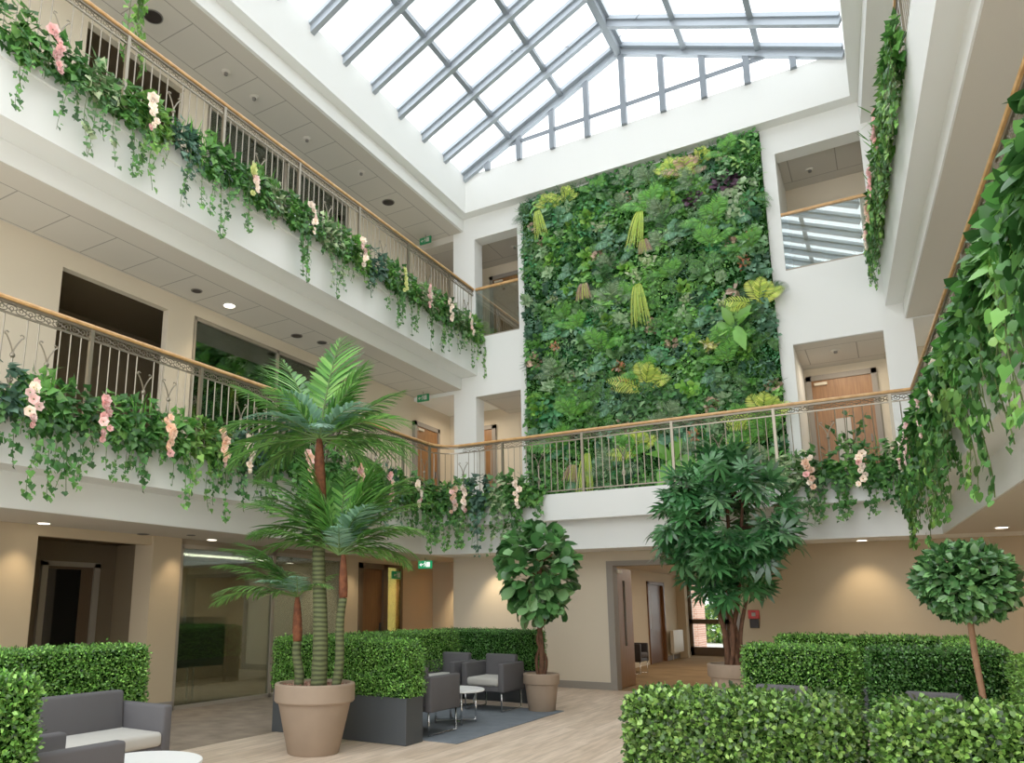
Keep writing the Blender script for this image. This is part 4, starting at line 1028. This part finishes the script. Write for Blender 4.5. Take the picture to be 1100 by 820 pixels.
KINDS = {
 'golden': ('feather_fern', 'golden lime feather fern', 'fern', lambda: fronded(6, .62, YG, ll=.13)),
 'peach': ('feather_fern', 'peach and lime feather fern', 'fern', lambda: fronded(7, .55, PEACH + YG[:1], ll=.13)),
 'brightfern': ('sword_fern', 'bright green sword fern', 'fern', lambda: fronded(8, .62, BR, ll=.13, fan=60)),
 'sage': ('grey_fern', 'soft sage green fern', 'fern', lambda: fronded(9, .6, SAGE, ll=.12, wl=.014, fan=80)),
 'bushy': ('foxtail_fern', 'dense bright foxtail fern', 'fern', lambda: mound(150, .2, .11, BR, THIN)),
 'bluefern': ('blue_fern', 'blue green broad fern', 'fern', lambda: fronded(6, .55, [(84, 140, 104), (104, 158, 120), (66, 118, 84)], ll=.16, wl=.04, fan=110)),
 'darkpalm': ('parlour_palm', 'deep green parlour palm', 'palm', lambda: fronded(9, .6, DEEP, ll=.2, wl=.02, fan=90)),
 'limeleaf': ('pothos', 'lime green broad leaved pothos', 'plant', lambda: mound(26, .2, .19, [(110, 186, 50), (90, 166, 44), (136, 200, 70)], ROUND)),
 'varieg': ('variegated_dieffenbachia', 'cream and green variegated dieffenbachia', 'plant', lambda: rosette(16, .3, VARI, T_oval(.26, .2))),
 'silverpothos': ('silver_pothos', 'silver green pothos cluster', 'plant', lambda: mound(60, .26, .13, [(166, 196, 150), (190, 210, 174), (120, 166, 108)], ROUND)),
 'limegrass': ('lime_sedge', 'yellow green drooping sedge', 'sedge', lambda: grass(80, .8, YG, 1.5, .011)),
 'bronzegrass': ('bronze_sedge', 'bronze tinged sedge tuft', 'sedge', lambda: grass(110, .55, BRZ[:2] + YG[:1], 1.0, .014)),
 'bronze': ('bronze_heuchera', 'bronze leaved heuchera', 'plant', lambda: mound(34, .17, .13, BRZ, ROUND)),
 'croton': ('croton', 'croton with copper and green leaves', 'croton', lambda: rosette(22, .3, BRZ[1:] + ORG + GREENS[:1], LANCE)),
 'orange': ('orange_bromeliad', 'orange bromeliad', 'bromeliad', lambda: rosette(16, .26, ORG, T_oval(.2, .25))),
 'silver': ('silver_calathea', 'silver green leafy plant', 'plant', lambda: rosette(14, .34, [(136, 176, 124), (158, 192, 144), (108, 154, 100)], T_oval(.27, .22))),
 'purple': ('purple_heuchera', 'dark purple heuchera', 'plant', lambda: mound(40, .22, .16, [(84, 54, 72), (106, 74, 92), (62, 40, 54)], ROUND)),
 'calathea': ('calathea', 'large leaved mid green calathea', 'plant', lambda: rosette(13, .42, [(70, 128, 62), (96, 150, 84), (54, 108, 50)], T_oval(.3, .22))),
 'paddle': ('birds_nest_fern', 'lime paddle leaved fern', 'fern', lambda: rosette(9, .48, [(130, 186, 80), (150, 200, 100)], T_oval(.2, .2), .35, tight=True)),
 'bluedark': ('dark_philodendron', 'dark blue green philodendron', 'plant', lambda: mound(40, .22, .14, [(44, 88, 66), (58, 104, 78), (36, 74, 54)], T_oval(.4, .15))),
 'dried': ('pale_bromeliad', 'pale dusty pink bromeliad', 'bromeliad', lambda: rosette(6, .34, [(196, 170, 146), (176, 150, 120)], T_oval(.26, .1), .3, tight=True)),
 'banana': ('banana_plant', 'bright upright banana leaf plant', 'plant', lambda: rosette(9, .6, [(96, 176, 50), (116, 190, 66), (80, 156, 44)], T_oval(.2, .2), .35, tight=True)),
 'yellowvar': ('yellow_croton', 'yellow and white variegated plant', 'plant', lambda: rosette(18, .36, [(206, 206, 110), (170, 190, 70), (224, 222, 180), (60, 120, 50)], T_oval(.26, .2))),
 'midrosette': ('philodendron', 'mid green glossy philodendron', 'plant', lambda: rosette(16, .32, GREENS, T_oval(.34, .18))),
 'deepmound': ('ivy_clump', 'deep green small leaved ivy clump', 'plant', lambda: mound(70, .24, .11, DEEP + GREENS[:1], IVY)),
 'lushfern': ('boston_fern', 'lush green boston fern', 'fern', lambda: fronded(11, .5, GREENS, ll=.1, fan=120, droop=1.5)),
}
feat = [("golden",-5.20,9.95),("golden",-5.56,9.82),("brightfern",-4.51,10.0),("sage",-3.85,9.95),("sage",-3.43,9.75),("bushy",-4.40,9.46),("limeleaf",-5.05,9.33),("limeleaf",-4.77,9.36),("varieg",-4.48,9.05),("bluefern",-5.38,9.47),("limegrass",-3.62,9.13),("bronze",-4.54,8.47),("bronzegrass",-3.58,8.5),("silver",-5.72,8.81),("golden",-2.44,9.85),("peach",-2.72,9.7),("golden",-2.97,9.72),("brightfern",-1.92,10.05),("calathea",-1.61,10.0),("paddle",-1.76,9.6),("paddle",-1.55,9.85),("varieg",-2.07,9.8),("purple",-2.62,9.13),("purple",-2.01,9.26),("limeleaf",-3.07,9.35),("brightfern",-2.26,8.5),("brightfern",-2.34,8.1),("silverpothos",-1.70,9.10),("silverpothos",-1.83,8.72),("silverpothos",-1.98,8.95),("croton",-1.66,8.11),("orange",-1.82,7.62),("limeleaf",-4.02,8.01),("limegrass",-3.74,7.6),("bronzegrass",-4.83,7.85),("sage",-4.28,7.35),("bluedark",-5.77,7.19),("croton",-5.51,6.69),("silver",-5.68,5.86),("silver",-4.75,6.01),("croton",-4.20,6.03),("orange",-4.14,5.76),("golden",-3.74,5.5),("brightfern",-4.59,6.45),("dried",-2.00,7.14),("banana",-2.04,6.45),("yellowvar",-2.49,6.17),("golden",-1.62,6.75),("limeleaf",-1.92,5.94),("bronze",-3.52,6.74),("bronze",-3.19,6.38),("bluedark",-1.91,5.64),("bronze",-1.5,5.25),("silver",-2.31,5.15),("limeleaf",-2.96,5.43),("darkpalm",-3.37,5.35),("calathea",-2.52,7.55),("silver",-2.23,7.43),("limeleaf",-2.90,7.40),("calathea",-2.78,6.63),("bluedark",-2.63,7.15),("limegrass",-5.80,9.8),("brightfern",-3.42,9.15),("limeleaf",-4.37,7.05),("bluefern",-4.20,8.70),("calathea",-4.94,7.36),("silver",-3.41,9.45),
 ("brightfern",-5.5,4.5),("limegrass",-4.9,4.35),("golden",-3.9,4.3),("banana",-3.3,4.1),("brightfern",-1.7,4.3),("sage",-4.4,4.0),("bronzegrass",-5.2,4.15),("croton",-2.9,4.5),("golden",-2.2,4.0),("golden",-1.7,4.6)]
placed = [(x, z) for _, x, z in feat]
fill = ['lushfern', 'bushy', 'sage', 'brightfern', 'limeleaf', 'lushfern', 'midrosette', 'deepmound', 'lushfern', 'calathea', 'bluedark', 'deepmound', 'lushfern', 'midrosette', 'silver', 'darkpalm', 'bushy', 'bronze', 'varieg', 'bluefern']
tries = 0
while tries < 4000 and len(placed) < 270:
    tries += 1
    x, z = rng.uniform(WX0 + .12, WX1 - .12), rng.uniform(3.75, 9.92)
    if min((x - a) ** 2 + (z - b) ** 2 for a, b in placed) < .25 ** 2: continue
    placed.append((x, z)); feat.append((fill[int(rng.integers(0, len(fill)))], x, z))
ME_k = {}
items = []
NSHOW = 78
for fi, (kd, x, z) in enumerate(feat):
    z = min(z, 9.86)
    if kd not in ME_k: ME_k[kd] = KINDS[kd][3]().mesh(KINDS[kd][0], M_leafW)
    o = obj_from(KINDS[kd][0], ME_k[kd], None, (x, 13.84, z))
    s = rng.uniform(.6, .85) * (1.15 if kd in ('golden', 'brightfern', 'limegrass', 'banana', 'sage', 'bronzegrass', 'peach') else .88); s *= (1.3 if kd in ('golden', 'peach', 'brightfern', 'sage', 'bluefern', 'limegrass', 'bronzegrass', 'purple', 'silverpothos') else 1.05) * (1 if z < 9.6 else .8) if fi < NSHOW else 1.; o.scale = (s * (1 if rng.random() < .5 else -1), s, s)
    if 'fern' in kd or kd in ('golden', 'peach', 'sage', 'darkpalm', 'banana', 'paddle', 'limegrass', 'bronzegrass'): o.rotation_euler = (0, rng.uniform(-.25, .25), 0)
    else: o.rotation_euler = (0, rng.uniform(0, 6.28), 0)
    items.append((kd, x, z, o))
ORD = ['first', 'second', 'third', 'fourth', 'fifth', 'sixth', 'seventh', 'eighth', 'ninth', 'tenth', 'eleventh', 'twelfth', 'thirteenth', 'fourteenth', 'fifteenth', 'sixteenth', 'seventeenth', 'eighteenth', 'nineteenth', 'twentieth', 'twenty first', 'twenty second', 'twenty third', 'twenty fourth', 'twenty fifth', 'twenty sixth', 'twenty seventh', 'twenty eighth', 'twenty ninth', 'thirtieth']
cells = {}
for it in items:
    kd, x, z, o = it
    cx = int((x - WX0) / (WX1 - WX0) * 3 * .999); cz = 0 if z < 4.75 else 1 + int((z - 4.75) / (WZ1 - 4.75) * 4 * .999)
    cells.setdefault((kd, cx, cz), []).append(it)
HX = ['left', 'middle', 'right']
HZ = ['bottom', 'lower', 'central', 'upper', 'top']
for (kd, cx, cz), its in cells.items():
    its.sort(key=lambda i: -i[2])
    for n, (_, x, z, o) in enumerate(its):
        lab = '%s, %s %s of the living wall' % (KINDS[kd][1], HZ[cz], HX[cx])
        if len(its) > 1: lab += ', %s highest there' % ORD[n]
        tag(o, lab, KINDS[kd][2], 'plants set into the living wall')

# ------------------------------------------------------------------ trailing plants and flowers
def vine_mesh(L, seed, cols, leaf=.08, per=.032, tm=IVY):
    r = np.random.default_rng(seed); lm = LM(); n = max(6, int(L / .06)); t = np.linspace(0, 1, n)
    x = .05 + .07 * np.sin(np.minimum(t * 6, 1.4)) + .015 * np.sin(t * 9 + seed); y = .04 * np.sin(t * 5 + seed) * t; z = .05 * np.sin(np.minimum(t * 8, 3)) - L * t
    p = np.stack([x, y, z], 1); lm.tube(p, .004, W(84, 110, 50), 4)
    k = int(L / per); u = np.sort(r.random(k)); P = np.stack([np.interp(u, t, p[:, j]) for j in range(3)], 1)
    tp = (1 - .35 * u)
    P = P + np.stack([r.uniform(0, .03, k), r.normal(0, .035, k), r.normal(0, .01, k)], 1)
    D = unit(np.stack([r.uniform(-.1, .6, k), r.normal(0, .6, k), -np.ones(k)], 1)); N = unit(np.stack([np.ones(k), r.normal(0, .9, k), r.normal(.45, .4, k)], 1))
    lm.add(tm, P, D, N, leaf * tp * r.uniform(.6, 1.4, k), tint(cols, k, .22)); return lm.mesh('vine', M_leafA)
def bush_mesh(seed, cols, n=150, leaf=.095, mix=None, tm=IVY):
    r = np.random.default_rng(seed); lm = LM()
    u = unit(r.normal(0, 1, (n, 3))); u[:, 0] = np.abs(u[:, 0]) * .9 - .15
    P = np.array([.05, 0, .08]) + u * np.array([.2, .3, .3]) * r.uniform(.35, 1, (n, 1)) ** .6
    P[:, 2] -= .1 * (u[:, 0] > .3)
    D = unit(u * .7 + r.normal(0, .4, (n, 3)) + np.array([.25, 0, -.5])); N = unit(u * .4 + np.array([.7, 0, .6]) + r.normal(0, .35, (n, 3)))
    lm.add(tm, P, D, N, leaf * r.uniform(.7, 1.35, n), tint(cols, n, .2))
    if mix: 
        k = 26; az = r.uniform(-1.3, 1.3, k)
        lm.add(THIN, np.array([.05, 0, .12]) + r.normal(0, .08, (k, 3)), unit(np.stack([.5 + .4 * r.random(k), np.sin(az), .9 * np.cos(az)], 1)), np.array([.5, 0, 1.]), r.uniform(.16, .28, k), tint(mix, k, .15))
    return lm.mesh('bush', M_leafA)
IV = [[(38, 100, 36), (54, 122, 46), (30, 82, 30), (74, 140, 58)], [(50, 120, 40), (74, 146, 52), (38, 98, 34), (98, 166, 68)], [(70, 110, 92), (92, 130, 110), (54, 92, 74)], [(92, 156, 56), (120, 176, 72), (70, 136, 46)], [(90, 138, 78), (168, 190, 140), (66, 118, 56)]]
IVN = ['dark green', 'mid green', 'grey green', 'light lime green', 'white edged']
BUSH = [[bush_mesh(10 * c + s, IV[c], 165, mix=(BR if s == 1 else None)) for s in range(2)] for c in range(5)]
VINE = [[vine_mesh(L, 7 * c + i, IV[c]) for i, L in enumerate((.42, .6, .8, 1.0, 1.2))] for c in range(5)]
BIGB = [bush_mesh(90 + c, IV[1] if c else IV[0], 170, .1, None, HEART) for c in range(2)]
BIGV = [[vine_mesh(L, 7 * c + i + 50, IV[c], .085, .026, HEART if i % 2 else IVY) for i, L in enumerate((.6, .8, .95, 1.1, 1.25))] for c in range(5)]
def blossom_mesh(col, seed):
    r = np.random.default_rng(seed); lm = LM()
    for ring, (n, tilt, L) in enumerate(((6, .35, .042), (5, .9, .036), (4, 1.8, .03))):
        a = np.arange(n) * 2 * PI / n + ring * .5
        D = unit(np.stack([np.full(n, tilt), np.cos(a), np.sin(a)], 1)); N = unit(np.stack([np.ones(n), -np.cos(a) * .8, -np.sin(a) * .8], 1))
        lm.add(T_oval(.5, -.15), np.stack([np.full(n, .004 * ring), np.cos(a) * .006, np.sin(a) * .006], 1), D, N, L, tint([col], n, .08) * (1.08 - .06 * ring))
    return lm.mesh('blossom', M_petal)
BLO = [blossom_mesh(c, i) for i, c in enumerate(((246, 218, 212), (240, 198, 194), (250, 236, 222), (244, 214, 190), (226, 230, 160)))]
BLN = ['pale pink', 'rose pink', 'cream', 'peach', 'yellow green']
lmt = LM(); tt = np.linspace(0, 1, 9); lmt.tube(np.stack([.12 + .08 * np.sin(tt * 3), .02 * np.sin(tt * 6), .14 - .5 * tt], 1), .004, W(90, 116, 60), 4)
k = 12; lmt.add(OVAL, np.stack([.13 + .05 * rng.random(k), rng.normal(0, .03, k), .14 - .5 * rng.random(k)], 1), unit(np.stack([.5 * np.ones(k), rng.normal(0, .7, k), -.6 * np.ones(k)], 1)), np.array([1, 0, .5]), .05, tint(GREENS, k))
ME_stem = lmt.mesh('stem', M_leafA)

def trailing(pos, rz, c, label, grp, lens, sc=1., big=False):
    t = thing('trailing_ivy', pos, rz, label, 'trailing plant', grp)
    obj_from('bush', BIGB[c % 2] if big else BUSH[c][int(rng.random() < .3)], t, (0, 0, 0), (0, 0, rng.uniform(-.2, .2)), (sc, sc * rng.choice([-1, 1]), sc * rng.uniform(.85, 1.1)))
    for L in lens:
        o = obj_from('vine', (BIGV if big else VINE)[c if rng.random() < .75 else int(rng.integers(0, 2))][L], t, (rng.uniform(0, .09), rng.uniform(-.22, .22), rng.uniform(-.04, .1)), (0, 0, rng.uniform(-.25, .25)))
        q = sc * rng.uniform(.9, 1.1); o.scale = (q, q * rng.choice([-1, 1]), q)
    return t
def flowers(pos, rz, c, label, grp, n=8, L=.5, out=.04):
    t = thing('flower_spray', pos, rz, label, 'flowers', grp)
    obj_from('stem', ME_stem, t)
    for i in range(n):
        z = .16 - L * i / n
        obj_from('blossom', BLO[c if rng.random() < .75 else int(rng.integers(0, 3))], t, (.2 + out + .05 * math.sin(2.5 * i / n) + rng.uniform(-.01, .02), rng.uniform(-.05, .05), z), (rng.uniform(0, 6), rng.uniform(-.3, .3), rng.uniform(-.6, .6)), rng.uniform(1.0, 1.6) * (1.15 - .35 * i / n))
    return t
def run(n, posf, rz, where, ref, cyc, vl, fl, grp, sc=1., big=False):
    cnt = {}; fc = {}
    for i in range(n):
        c = cyc[i % len(cyc)]; cnt[c] = cnt.get(c, -1) + 1
        trailing(posf(i + rng.uniform(-.15, .15)), rz + rng.uniform(-.06, .06), c, '%s trailing ivy, %s, %s of that colour from %s' % (IVN[c], where, ORD[cnt[c]], ref), grp, vl(i), sc, big)
        if i in fl:
            q = fl[i]; fc[q] = fc.get(q, -1) + 1
            flowers(posf(i + .5), rz + rng.uniform(-.1, .1), q, '%s flower spray, %s, %s of that colour from %s' % (BLN[q], where, ORD[fc[q]], ref), grp.replace('ivy', 'flowers'), out=-.03 if 'right gallery' in where else .05)
pick = lambda opts, k: [int(x) for x in rng.choice(opts, k)]
# middle storey, left gallery: Y from 12.0 (far) back towards the camera
run(22, lambda i: (-7.43, 11.75 - i * .415, 3.50), 0, 'middle left gallery', 'bridge corner', [1, 0, 1, 2, 0, 3, 1, 0], lambda i: pick([0, 1, 1, 2, 2, 3], 5 if i % 3 else 6), {1: 2, 3: 1, 5: 3, 8: 3, 11: 2, 12: 3, 14: 3, 16: 1, 18: 0, 20: 1}, 'ivy on the middle left gallery')
# bridge, left part
run(3, lambda i: (-6.92 - .5 * math.cos(.25 + .45 * i), 12.0 + .5 * math.sin(.25 + .45 * i), 3.5), -.75, 'curved bridge corner', 'the left', [0, 1, 4], lambda i: pick([0, 1, 2, 3], 5), {1: 3}, 'ivy at the curved bridge corner')
run(5, lambda i: (-6.95 + i * .36, 12.49, 3.50), -PI / 2, 'left end of bridge', 'gallery corner', [1, 2, 4, 0], lambda i: pick([0, 1, 2, 3], 6), {0: 2, 3: 2}, 'ivy at the left end of the bridge', 1.1)
# bridge, right part
run(5, lambda i: (-1.12 + i * .34, 12.49, 3.47), -PI / 2, 'right end of bridge', 'living wall', [4, 0, 1, 0], lambda i: pick([0, 1, 2, 2], 5), {0: 3, 2: 2}, 'ivy at the right end of the bridge')
# middle storey, right gallery
run(20, lambda i: (RX(.29, 12.3 - i * .42), 12.3 - i * .42, 3.50), PI + .065, 'middle right gallery', 'bridge corner', [1, 0, 3, 1, 0], lambda i: pick([0, 0, 1, 2, 3], 5), {1: 2, 3: 0, 4: 1, 7: 0, 10: 2}, 'ivy on the middle right gallery', 1.1, True)
# top storey, left gallery
run(25, lambda i: (-7.40, 13.75 - i * .42, 7.36), 0, 'top left gallery', 'corner pillar', [3, 1, 4, 0, 1, 4, 1, 0, 1, 2], lambda i: pick([0, 1, 2, 3], 3 if i % 2 else 4), {1: 2, 3: 2, 5: 0, 7: 4, 10: 2, 13: 2, 16: 4, 20: 2, 23: 1}, 'ivy on the top left gallery')
# top storey, right gallery
run(13, lambda i: (RX(.29, 13.6 - i * .42), 13.6 - i * .42, 7.36), PI + .065, 'top right gallery', 'corner pillar', [3, 4, 1, 3, 0], lambda i: pick([0, 1, 1, 2, 2], 5), {1: 2, 3: 3, 5: 1, 8: 1}, 'ivy on the top right gallery')
# strand hanging from the roof beam at the upper left
t = thing('hanging_vine', (-7.75, 5.1, 9.96), 0, 'single leafy vine hanging from the upper left roof beam in front of the railing', 'hanging vine')
for i in range(4):
    o = obj_from('vine', BIGV[3][4 - (i % 2)], t, (.02, .06 * (i - 1.5), 0), (0, 0, i * .7)); o.scale = (1.25, 1.25, 1.45 if i % 2 == 0 else 1.2)

# ------------------------------------------------------------------ fittings
def exit_sign(loc, rz, label, m=M_exit, w=.3, h=.16):
    t = thing('exit_sign', loc, rz, label, 'exit sign')
    box('sign_panel', -w / 2, w / 2, -.02, .02, -h / 2, h / 2, m, t, bev=.004)
    bm = bmesh.new()
    def quad(*p): bm.faces.new([bm.verts.new((x * w, -.0215, z * h)) for x, z in p])
    quad((.12, -.3), (.36, -.3), (.36, .32), (.12, .32))                                  # doorway
    quad((-.40, -.03), (-.26, .2), (-.26, -.26)); quad((-.27, -.05), (-.12, -.05), (-.12, .06), (-.27, .06))   # arrow
    quad((.0, -.02), (.06, .0), (.03, .22), (-.03, .18)); quad((-.02, .24), (.05, .26), (.05, .38), (-.02, .36))  # running figure
    quad((-.0, -.02), (.04, 0), (-.06, -.3), (-.09, -.28)); quad((.03, 0), (.06, .02), (.10, -.28), (.07, -.3))
    quad((.03, .18), (.03, .12), (.10, .02), (.12, .06)); quad((-.03, .18), (-.03, .12), (-.1, .04), (-.12, .08))
    bm_done(bm, 'pictogram', M_exitw if m == M_exit else M_cush, t)
    bm = bmesh.new(); add_tube(bm, [(0, 0, h / 2), (0, 0, h / 2 + .06)], .008, 6); bm_done(bm, 'hanger', M_grey, t)
    return t
exit_sign((-8.55, 13.6, 9.79), 0, 'green exit sign hanging on the top storey left of the pillar', M_exitd)
exit_sign((-8.6, 13.6, 6.02), 0, 'green exit sign hanging on the middle storey beside the brown door', M_exitd)
exit_sign((-8.28, 13.2, 2.32), .2, 'bright green exit sign on the ground floor at the end of the left passage')
exit_sign((-9.0, 13.2, 2.12), PI / 2, 'dim green exit sign in front of the olive glazing on the ground floor', M_exitd)

def downlight(x, y, z, label, on=True, r=.07, cat='downlight', name='downlight', grp=None):
    t = thing(name, (x, y, z), 0, label, cat, grp)
    bm = bmesh.new(); add_lathe(bm, [(r, 0), (r + .015, -.004), (r + .013, -.012), (r - .005, -.012)], 24); bm_done(bm, 'ring', M_white if on else M_grey, t)
    bm = bmesh.new(); add_lathe(bm, [(r - .006, -.009), (r - .006, -.015)], 24); bm_done(bm, 'lens', M_lamp if on else M_blackp, t)
downlight(-8.79, 5.3, 2.462, 'lit ceiling downlight on the ground floor at the left edge'); downlight(-8.78, 7.94, 2.462, 'lit ceiling downlight above the ground floor glass')
downlight(-8.94, 6.84, 2.462, 'unlit ceiling spot on the ground floor above the lobby opening', False); downlight(-8.5, 7.3, 2.462, 'second unlit ceiling spot beside the ground floor pillar', False, .05)
downlight(-6.2, 13.2, 2.468, 'lit downlight under the bridge above the back wall'); downlight(-.4, 13.2, 2.468, 'lit downlight under the bridge at the right'); downlight(1.21, 11.9, 2.462, 'lit downlight under the right gallery')
downlight(-8.66, 7.91, 6.178, 'lit downlight in the middle left gallery ceiling', True, .09); downlight(-8.66, 7.25, 6.178, 'unlit downlight beside the lit one in the middle gallery ceiling', False)
downlight(-8.66, 9.5, 6.178, 'dark round ceiling fitting above the palm on the middle storey', False, .09); downlight(-8.5, 10.0, 6.178, 'second dark round ceiling fitting above the palm', False, .08)
downlight(-8.49, 5.99, 9.944, 'dark round ceiling speaker at the upper left behind the hanging vine', False, .13, 'speaker', 'ceiling_speaker'); downlight(-8.48, 11.99, 9.944, 'dark round ceiling speaker near the top storey exit sign', False, .12, 'speaker', 'ceiling_speaker')
def detector(x, y, z, label):
    t = thing('smoke_detector', (x, y, z), 0, label, 'smoke detector')
    bm = bmesh.new(); add_lathe(bm, [(.075, 0), (.075, -.012), (.05, -.025)], 20); bm_done(bm, 'base', M_ceil, t)
    bm = bmesh.new(); add_lathe(bm, [(.032, -.025), (.03, -.06), (.01, -.065)], 16); bm_done(bm, 'sensor', M_grey, t)
detector(-8.5, 8.05, 9.944, 'smoke detector with dark sensor on the top left gallery ceiling'); detector(-8.45, 7.37, 9.944, 'first small detector on the top left gallery ceiling near the vine')
detector(-8.5, 9.4, 9.944, 'small detector midway along the top left gallery ceiling'); detector(-8.3, 10.79, 9.944, 'small detector near the far end of the top left gallery ceiling')
detector(-.65, 15.0, 9.78, 'detector on the ceiling behind the right glass balustrade'); detector(-6.9, 14.9, 9.78, 'detector on the ceiling behind the left glass balustrade')
detector(-.53, 14.6, 5.965, 'detector on the ceiling above the oak door behind the bridge')
t = thing('fire_call_point', (-2.09 + .3, 13.56, 1.26), 0, 'red fire alarm call point with black box on the back wall', 'fire call point')
t.location.x = -2.08
box('alarm_box', -.085, .085, -.05, 0, .01, .15, M_red, t, bev=.006); box('call_button', -.03, .03, -.06, -.05, .05, .11, M_cush, t); box('lower_box', -.07, .07, -.045, 0, -.14, .005, M_blackp, t, bev=.005)
t = thing('radiator', (-5.55, 22.35, .2), 0, 'cream wall radiator beside the entrance doors in the corridor', 'radiator')
box('panel', -.05, .05, -.5, .6, 0, .62, M_radi, t, bev=.01)
bm = bmesh.new(); add_tube(bm, [(0, -.45, 0), (0, -.45, -.18)], .012, 6); bm_done(bm, 'pipe', M_radi, t)
tag(box('light_switch', -5.7, -5.68, 23.75, 23.85, 1.25, 1.4, M_blackp), 'small dark switch on the corridor wall beside the entrance', 'switch')
# thermostat and plate on the glass door etc. omitted

# ------------------------------------------------------------------ lights
w = bpy.data.worlds.new('World'); scene.world = w; w.use_nodes = True
nt = w.node_tree; bg = nt.nodes['Background']
tc = nt.nodes.new('ShaderNodeTexCoord'); sx = nt.nodes.new('ShaderNodeSeparateXYZ'); rp = nt.nodes.new('ShaderNodeValToRGB')
nt.links.new(tc.outputs['Generated'], sx.inputs[0]); nt.links.new(sx.outputs['Z'], rp.inputs['Fac'])
rp.color_ramp.elements[0].color = (.70, .70, .69, 1); rp.color_ramp.elements[0].position = .0
rp.color_ramp.elements[1].color = (.94, .98, 1.0, 1); rp.color_ramp.elements[1].position = .35
nt.links.new(rp.outputs['Color'], bg.inputs['Color']); bg.inputs['Strength'].default_value = 3.2

def spot(loc, tgt, e, ang=70, col=(1, .78, .5), blend=.9, r=.05):
    l = bpy.data.lights.new('warm_spot', 'SPOT'); l.energy = e; l.color = col; l.spot_size = math.radians(ang); l.spot_blend = blend; l.shadow_soft_size = r
    o = bpy.data.objects.new('warm_spot', l); link(o); o.location = loc
    o.rotation_euler = (Vector(tgt) - Vector(loc)).to_track_quat('-Z', 'Y').to_euler(); return o
spot((-8.79, 5.25, 2.42), (-9.08, 5.0, .9), 26); spot((-8.78, 7.5, 2.42), (-9.05, 7.35, .8), 20)
spot((-8.2, 14.25, 2.42), (-8.15, 14.8, 1.2), 110); spot((-6.8, 13.1, 2.42), (-6.8, 13.56, 1.2), 50); spot((-.4, 13.05, 2.42), (-.4, 13.56, 1.1), 38, 80); spot((2.0, 13.0, 2.42), (2.0, 13.56, 1.1), 26)
spot((-8.7, 11.7, 2.42), (-9.08, 11.75, .8), 20); spot((-8.66, 7.9, 6.1), (-8.7, 7.9, 3.5), 40, 100)
def area(loc, rot, e, sx, sy, col=(1, .85, .65)):
    l = bpy.data.lights.new('ceiling_light', 'AREA'); l.shape = 'RECTANGLE'; l.size = sx; l.size_y = sy; l.energy = e; l.color = col
    o = bpy.data.objects.new('ceiling_light', l); link(o); o.location = loc; o.rotation_euler = rot; return o
area((-3.7, 18, 2.38), (0, 0, 0), 45, .3, 6); area((-10.8, 9.8, 2.38), (0, 0, 0), 70, .5, 3)  # second one is an added fill, brightens the meeting room behind its glass
area((-8.2, 14.9, 5.9), (0, 0, 0), 12, .4, .4); area((-.4, 14.9, 5.9), (0, 0, 0), 12, .8, .4)
area((1.9, 8.0, 2.44), (0, 0, 0), 30, .6, 6)

# ------------------------------------------------------------------ camera
cam = bpy.data.cameras.new('Camera'); co = bpy.data.objects.new('Camera', cam); link(co)
cam.sensor_width = 36; cam.sensor_fit = 'HORIZONTAL'
cam.lens = 806.07 / 1100 * 36
cam.shift_x = (550 - 470) / 1100; cam.shift_y = (494.3 - 410) / 1100
co.location = (0, 0, 1.45)
R = Matrix(((.8556, .0999, .5079), (.5176, -.1653, -.8395), (0, .9812, -.1932)))
co.matrix_world = Matrix.Translation((0, 0, 1.45)) @ R.to_4x4()
cam.clip_start = .05; cam.clip_end = 200
scene.camera = co

scene.view_settings.view_transform = 'Standard'; scene.view_settings.look = 'None'
scene.view_settings.exposure = 0.0; scene.view_settings.gamma = 1.16
scene.cycles.use_denoising = True
scene.cycles.max_bounces = 8; scene.cycles.diffuse_bounces = 5; scene.cycles.transparent_max_bounces = 12
scene.cycles.sample_clamp_indirect = 8
